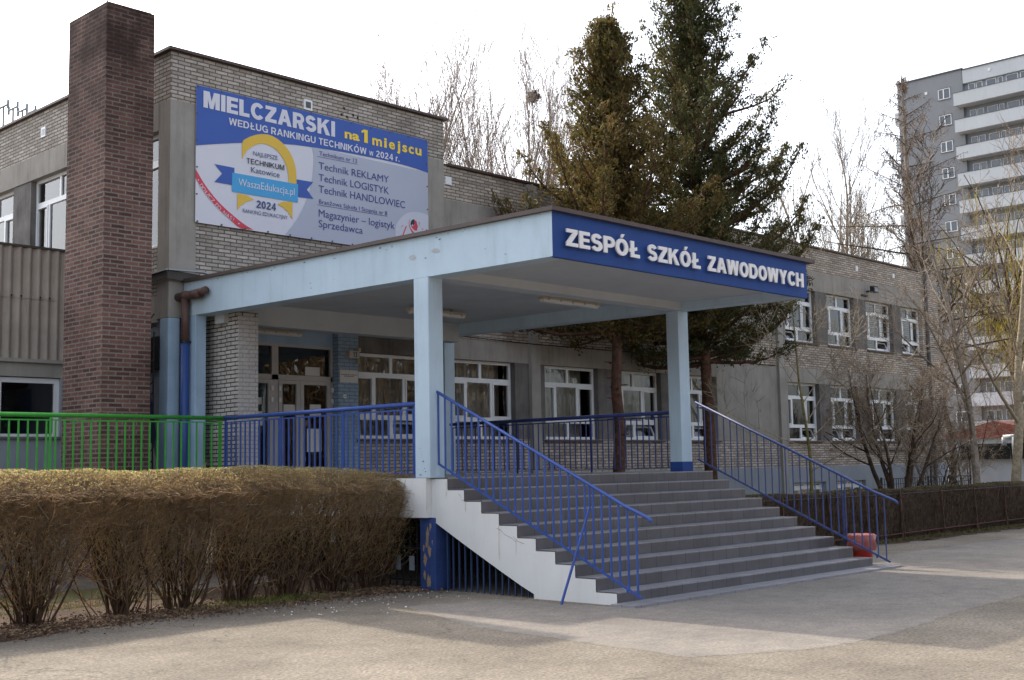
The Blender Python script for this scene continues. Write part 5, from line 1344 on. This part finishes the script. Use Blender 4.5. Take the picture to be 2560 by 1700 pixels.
# ================================================================== beyond the school
# tower block
TX = 98.0
t = thing('tower_block', (103, 34, 0), 'grey high rise apartment block with white balcony bands on the right', 'apartment block')
q = MB(); q.box(TX, TX+14, 33.8, 40.25, 0, 38.0); q.build('wall', 'tower_grey', t)
q = MB(); q.box(TX+.35, TX+14, -4, 33.8, 0, 37.9); q.build('balcony_wall', 'tower_recess', t)
q = MB(); q.box(TX-.0, TX+.35, -4, 33.75, 36.62, 37.9); q.build('parapet', 'tower_light', t)
q = MB(); q.box(TX-.12, TX+14, 33.7, 40.35, 38.0, 38.12); q.box(TX-.1, TX+14, -4, 33.7, 37.9, 38.0); q.build('roof_edge', 'vent_grey', t)
SH = 2.546
wm = {}
def mesh_once(k, f):
    if k not in wm: wm[k] = f()
    return wm[k]
def tw_window(y0, y1, z0, z1, x, small=False):
    w, h = round(y1-y0, 2), round(z1-z0, 2)
    def fm():
        m_ = MB(); b = .055
        m_.box(-.06, .0, 0, w, 0, b); m_.box(-.06, .0, 0, w, h-b, h); m_.box(-.06, .0, 0, b, b, h-b); m_.box(-.06, .0, w-b, w, b, h-b)
        if w > 1.1: m_.box(-.06, .0, w*.55-.05, w*.55+.05, b, h-b)
        return m_.mesh('window', 'pvc_white')
    def pm():
        m_ = MB(); m_.quad((-.02, w-.1, .1), (-.02, .1, .1), (-.02, .1, h-.1), (-.02, w-.1, h-.1)); return m_.mesh('pane', 'glass_far')
    o = link('window', mesh_once(('f', w, h), fm), t, (x, y0, z0)); p = link('pane', mesh_once(('p', w, h), pm)); p.parent = o
cur = MB()
for k in range(14):
    zt_ = 34.37-SH*k
    if zt_ < 1: break
    # windows in the grey wall: dark strips in place of a modelled recess
    def rv():
        m_ = MB(); m_.box(-.05, .0, 0, 1.25, 0, .06); m_.box(-.05, 0, 0, 1.25, 1.06, 1.12); return m_.mesh('window_strip', 'vent_grey')
    link('window_strip', mesh_once('rv', rv), t, (TX-.02, 34.95, zt_+1.10))
    tw_window(35.0, 36.15, zt_+1.16, zt_+2.16, TX-.01)
    if k < 13:
        y = 33.35
        for gap, w in ((.0, .62), (.1, .6), (.35, .95), (.15, .45), (.3, 1.1), (.2, .5), (.2, .7), (.4, 1.0), (.2, .6), (.3, 1.2), (.2, .6), (.4, .9)):
            y -= gap+w
            tw_window(y, y+w, zt_+1.22, zt_+2.18, TX+.34)
        q = MB(); q.box(TX-1.0, TX-.88, -4, 34.3, zt_, zt_+1.2); q.box(TX-.88, TX+.35, 34.18, 34.3, zt_, zt_+1.2); q.box(TX-.88, TX+.35, -4, 34.18, zt_, zt_+.16)
        b = q.build('balcony', 'tower_light', t)
        q = MB(); q.box(TX-1.03, TX-.85, -4, 34.33, zt_+1.2, zt_+1.25); q.build('rail', 'vent_grey', b)
        if k % 1 == 0:
            q = MB(); q.box(TX+1.0, TX+6, 40.25, 41.1, zt_-.1, zt_+1.2); q.build('balcony', 'tower_light', t)
for y, z in ((37.35, 36.5), (31.2, 37.35)):
    q = MB(); q.box(TX-.06, TX-.0, y-.12, y+.12, z-.13, z+.13); o = q.build('vent_cover', 'pvc_white', t)

# garage behind the hedge
t = thing('garage', (44, 6, 0), 'low grey garage with a black felt roof edge behind the dark hedge', 'garage')
q = MB(); q.box(40, 48, -2, 10.85, 0, 1.62); q.build('wall', 'garage_wall', t)
q = MB(); q.prism([(39.8, 1.56), (40.2, 1.66), (42.5, 2.25), (48.2, 2.25), (48.2, 1.56)], 'y', -2.2, 11.0) if False else q.v
q = MB(); q.box(39.8, 48.2, -2.2, 11.0, 1.62, 1.76); q.box(41.4, 48.2, -2.2, 11.0, 1.76, 2.3); q.build('roof', 'dark', t)
q = MB(); q.tube([(41.2, 8.5, 1.7), (41.2, 8.5, 2.6)], .10, 10); q.tube([(41.2, 8.95, 2.56), (41.2, 8.2, 2.6)], .10, 10); q.tube([(41.2, 8.92, 2.56), (41.2, 8.92, 2.2)], .1, 10); q.build('vent_pipe', 'zinc', t, smooth=True)
# red leaved shrub line far behind
rb = np.random.default_rng(5)
t = thing('red_shed', (90, 30, 0), 'low red roofed shed seen through the bare branches at the right', 'shed')
q = MB(); q.box(88, 96, 24, 33, 0, 3.4); q.build('wall', 'tower_recess', t)
q = MB(); q.prism([(23.6, 3.3), (33.4, 3.3), (33.4, 3.5), (28.5, 4.7), (23.6, 3.5)], 'x', 87.6, 96.4); q.build('roof', 'rust_red', t)
# woodland across the yard: it is what the dark window panes mirror
def woodland():
    g_ = np.random.default_rng(91); rng = random.Random(91)
    n = 26000; a = g_.uniform(-.95, .95, n); R = g_.uniform(44, 56, n)
    cx, cy = 6.0, 0.0
    x = cx+R*np.sin(a); y = cy-R*np.cos(a); top = 10.5+2.2*np.sin(a*9)+1.3*np.sin(a*23+1)
    z = top*g_.random(n)**.8
    P = np.stack([x, y, z], 1); Dn = np.stack([g_.normal(0, .5, n), g_.normal(0, .5, n), g_.normal(.7, .4, n)], 1)
    V1, F1 = slivers(P, P+Dn*g_.uniform(.6, 2.0, n)[:, None], g_.uniform(.03, .09, n), g_.uniform(.01, .03, n))
    m = 170; a = g_.uniform(-.95, .95, m); R = g_.uniform(44, 56, m); A = np.stack([cx+R*np.sin(a), cy-R*np.cos(a), np.zeros(m)], 1); Bp = A+np.stack([g_.normal(0, .6, m), g_.normal(0, .6, m), g_.uniform(7, 11, m)], 1)
    V2, F2 = slivers(A, Bp, np.full(m, .22), np.full(m, .08))
    k = 22000; a = g_.uniform(-.95, .95, k); R = g_.uniform(44, 56, k); z = 10*g_.random(k)**1.3
    V3, F3 = blades(np.stack([cx+R*np.sin(a), cy-R*np.cos(a), z], 1), g_.normal(size=(k, 3)), g_.uniform(.3, .8, k), g_.uniform(.2, .5, k), g_)
    V, F = join((V1, F1), (V2, F2), (V3, F3))
    tag(link('woodland', fast_mesh('woodland', V, F, 'bark_wood')), 'strip of bare brown woodland across the yard mirrored in the window panes', 'woodland', kind='stuff')
woodland()
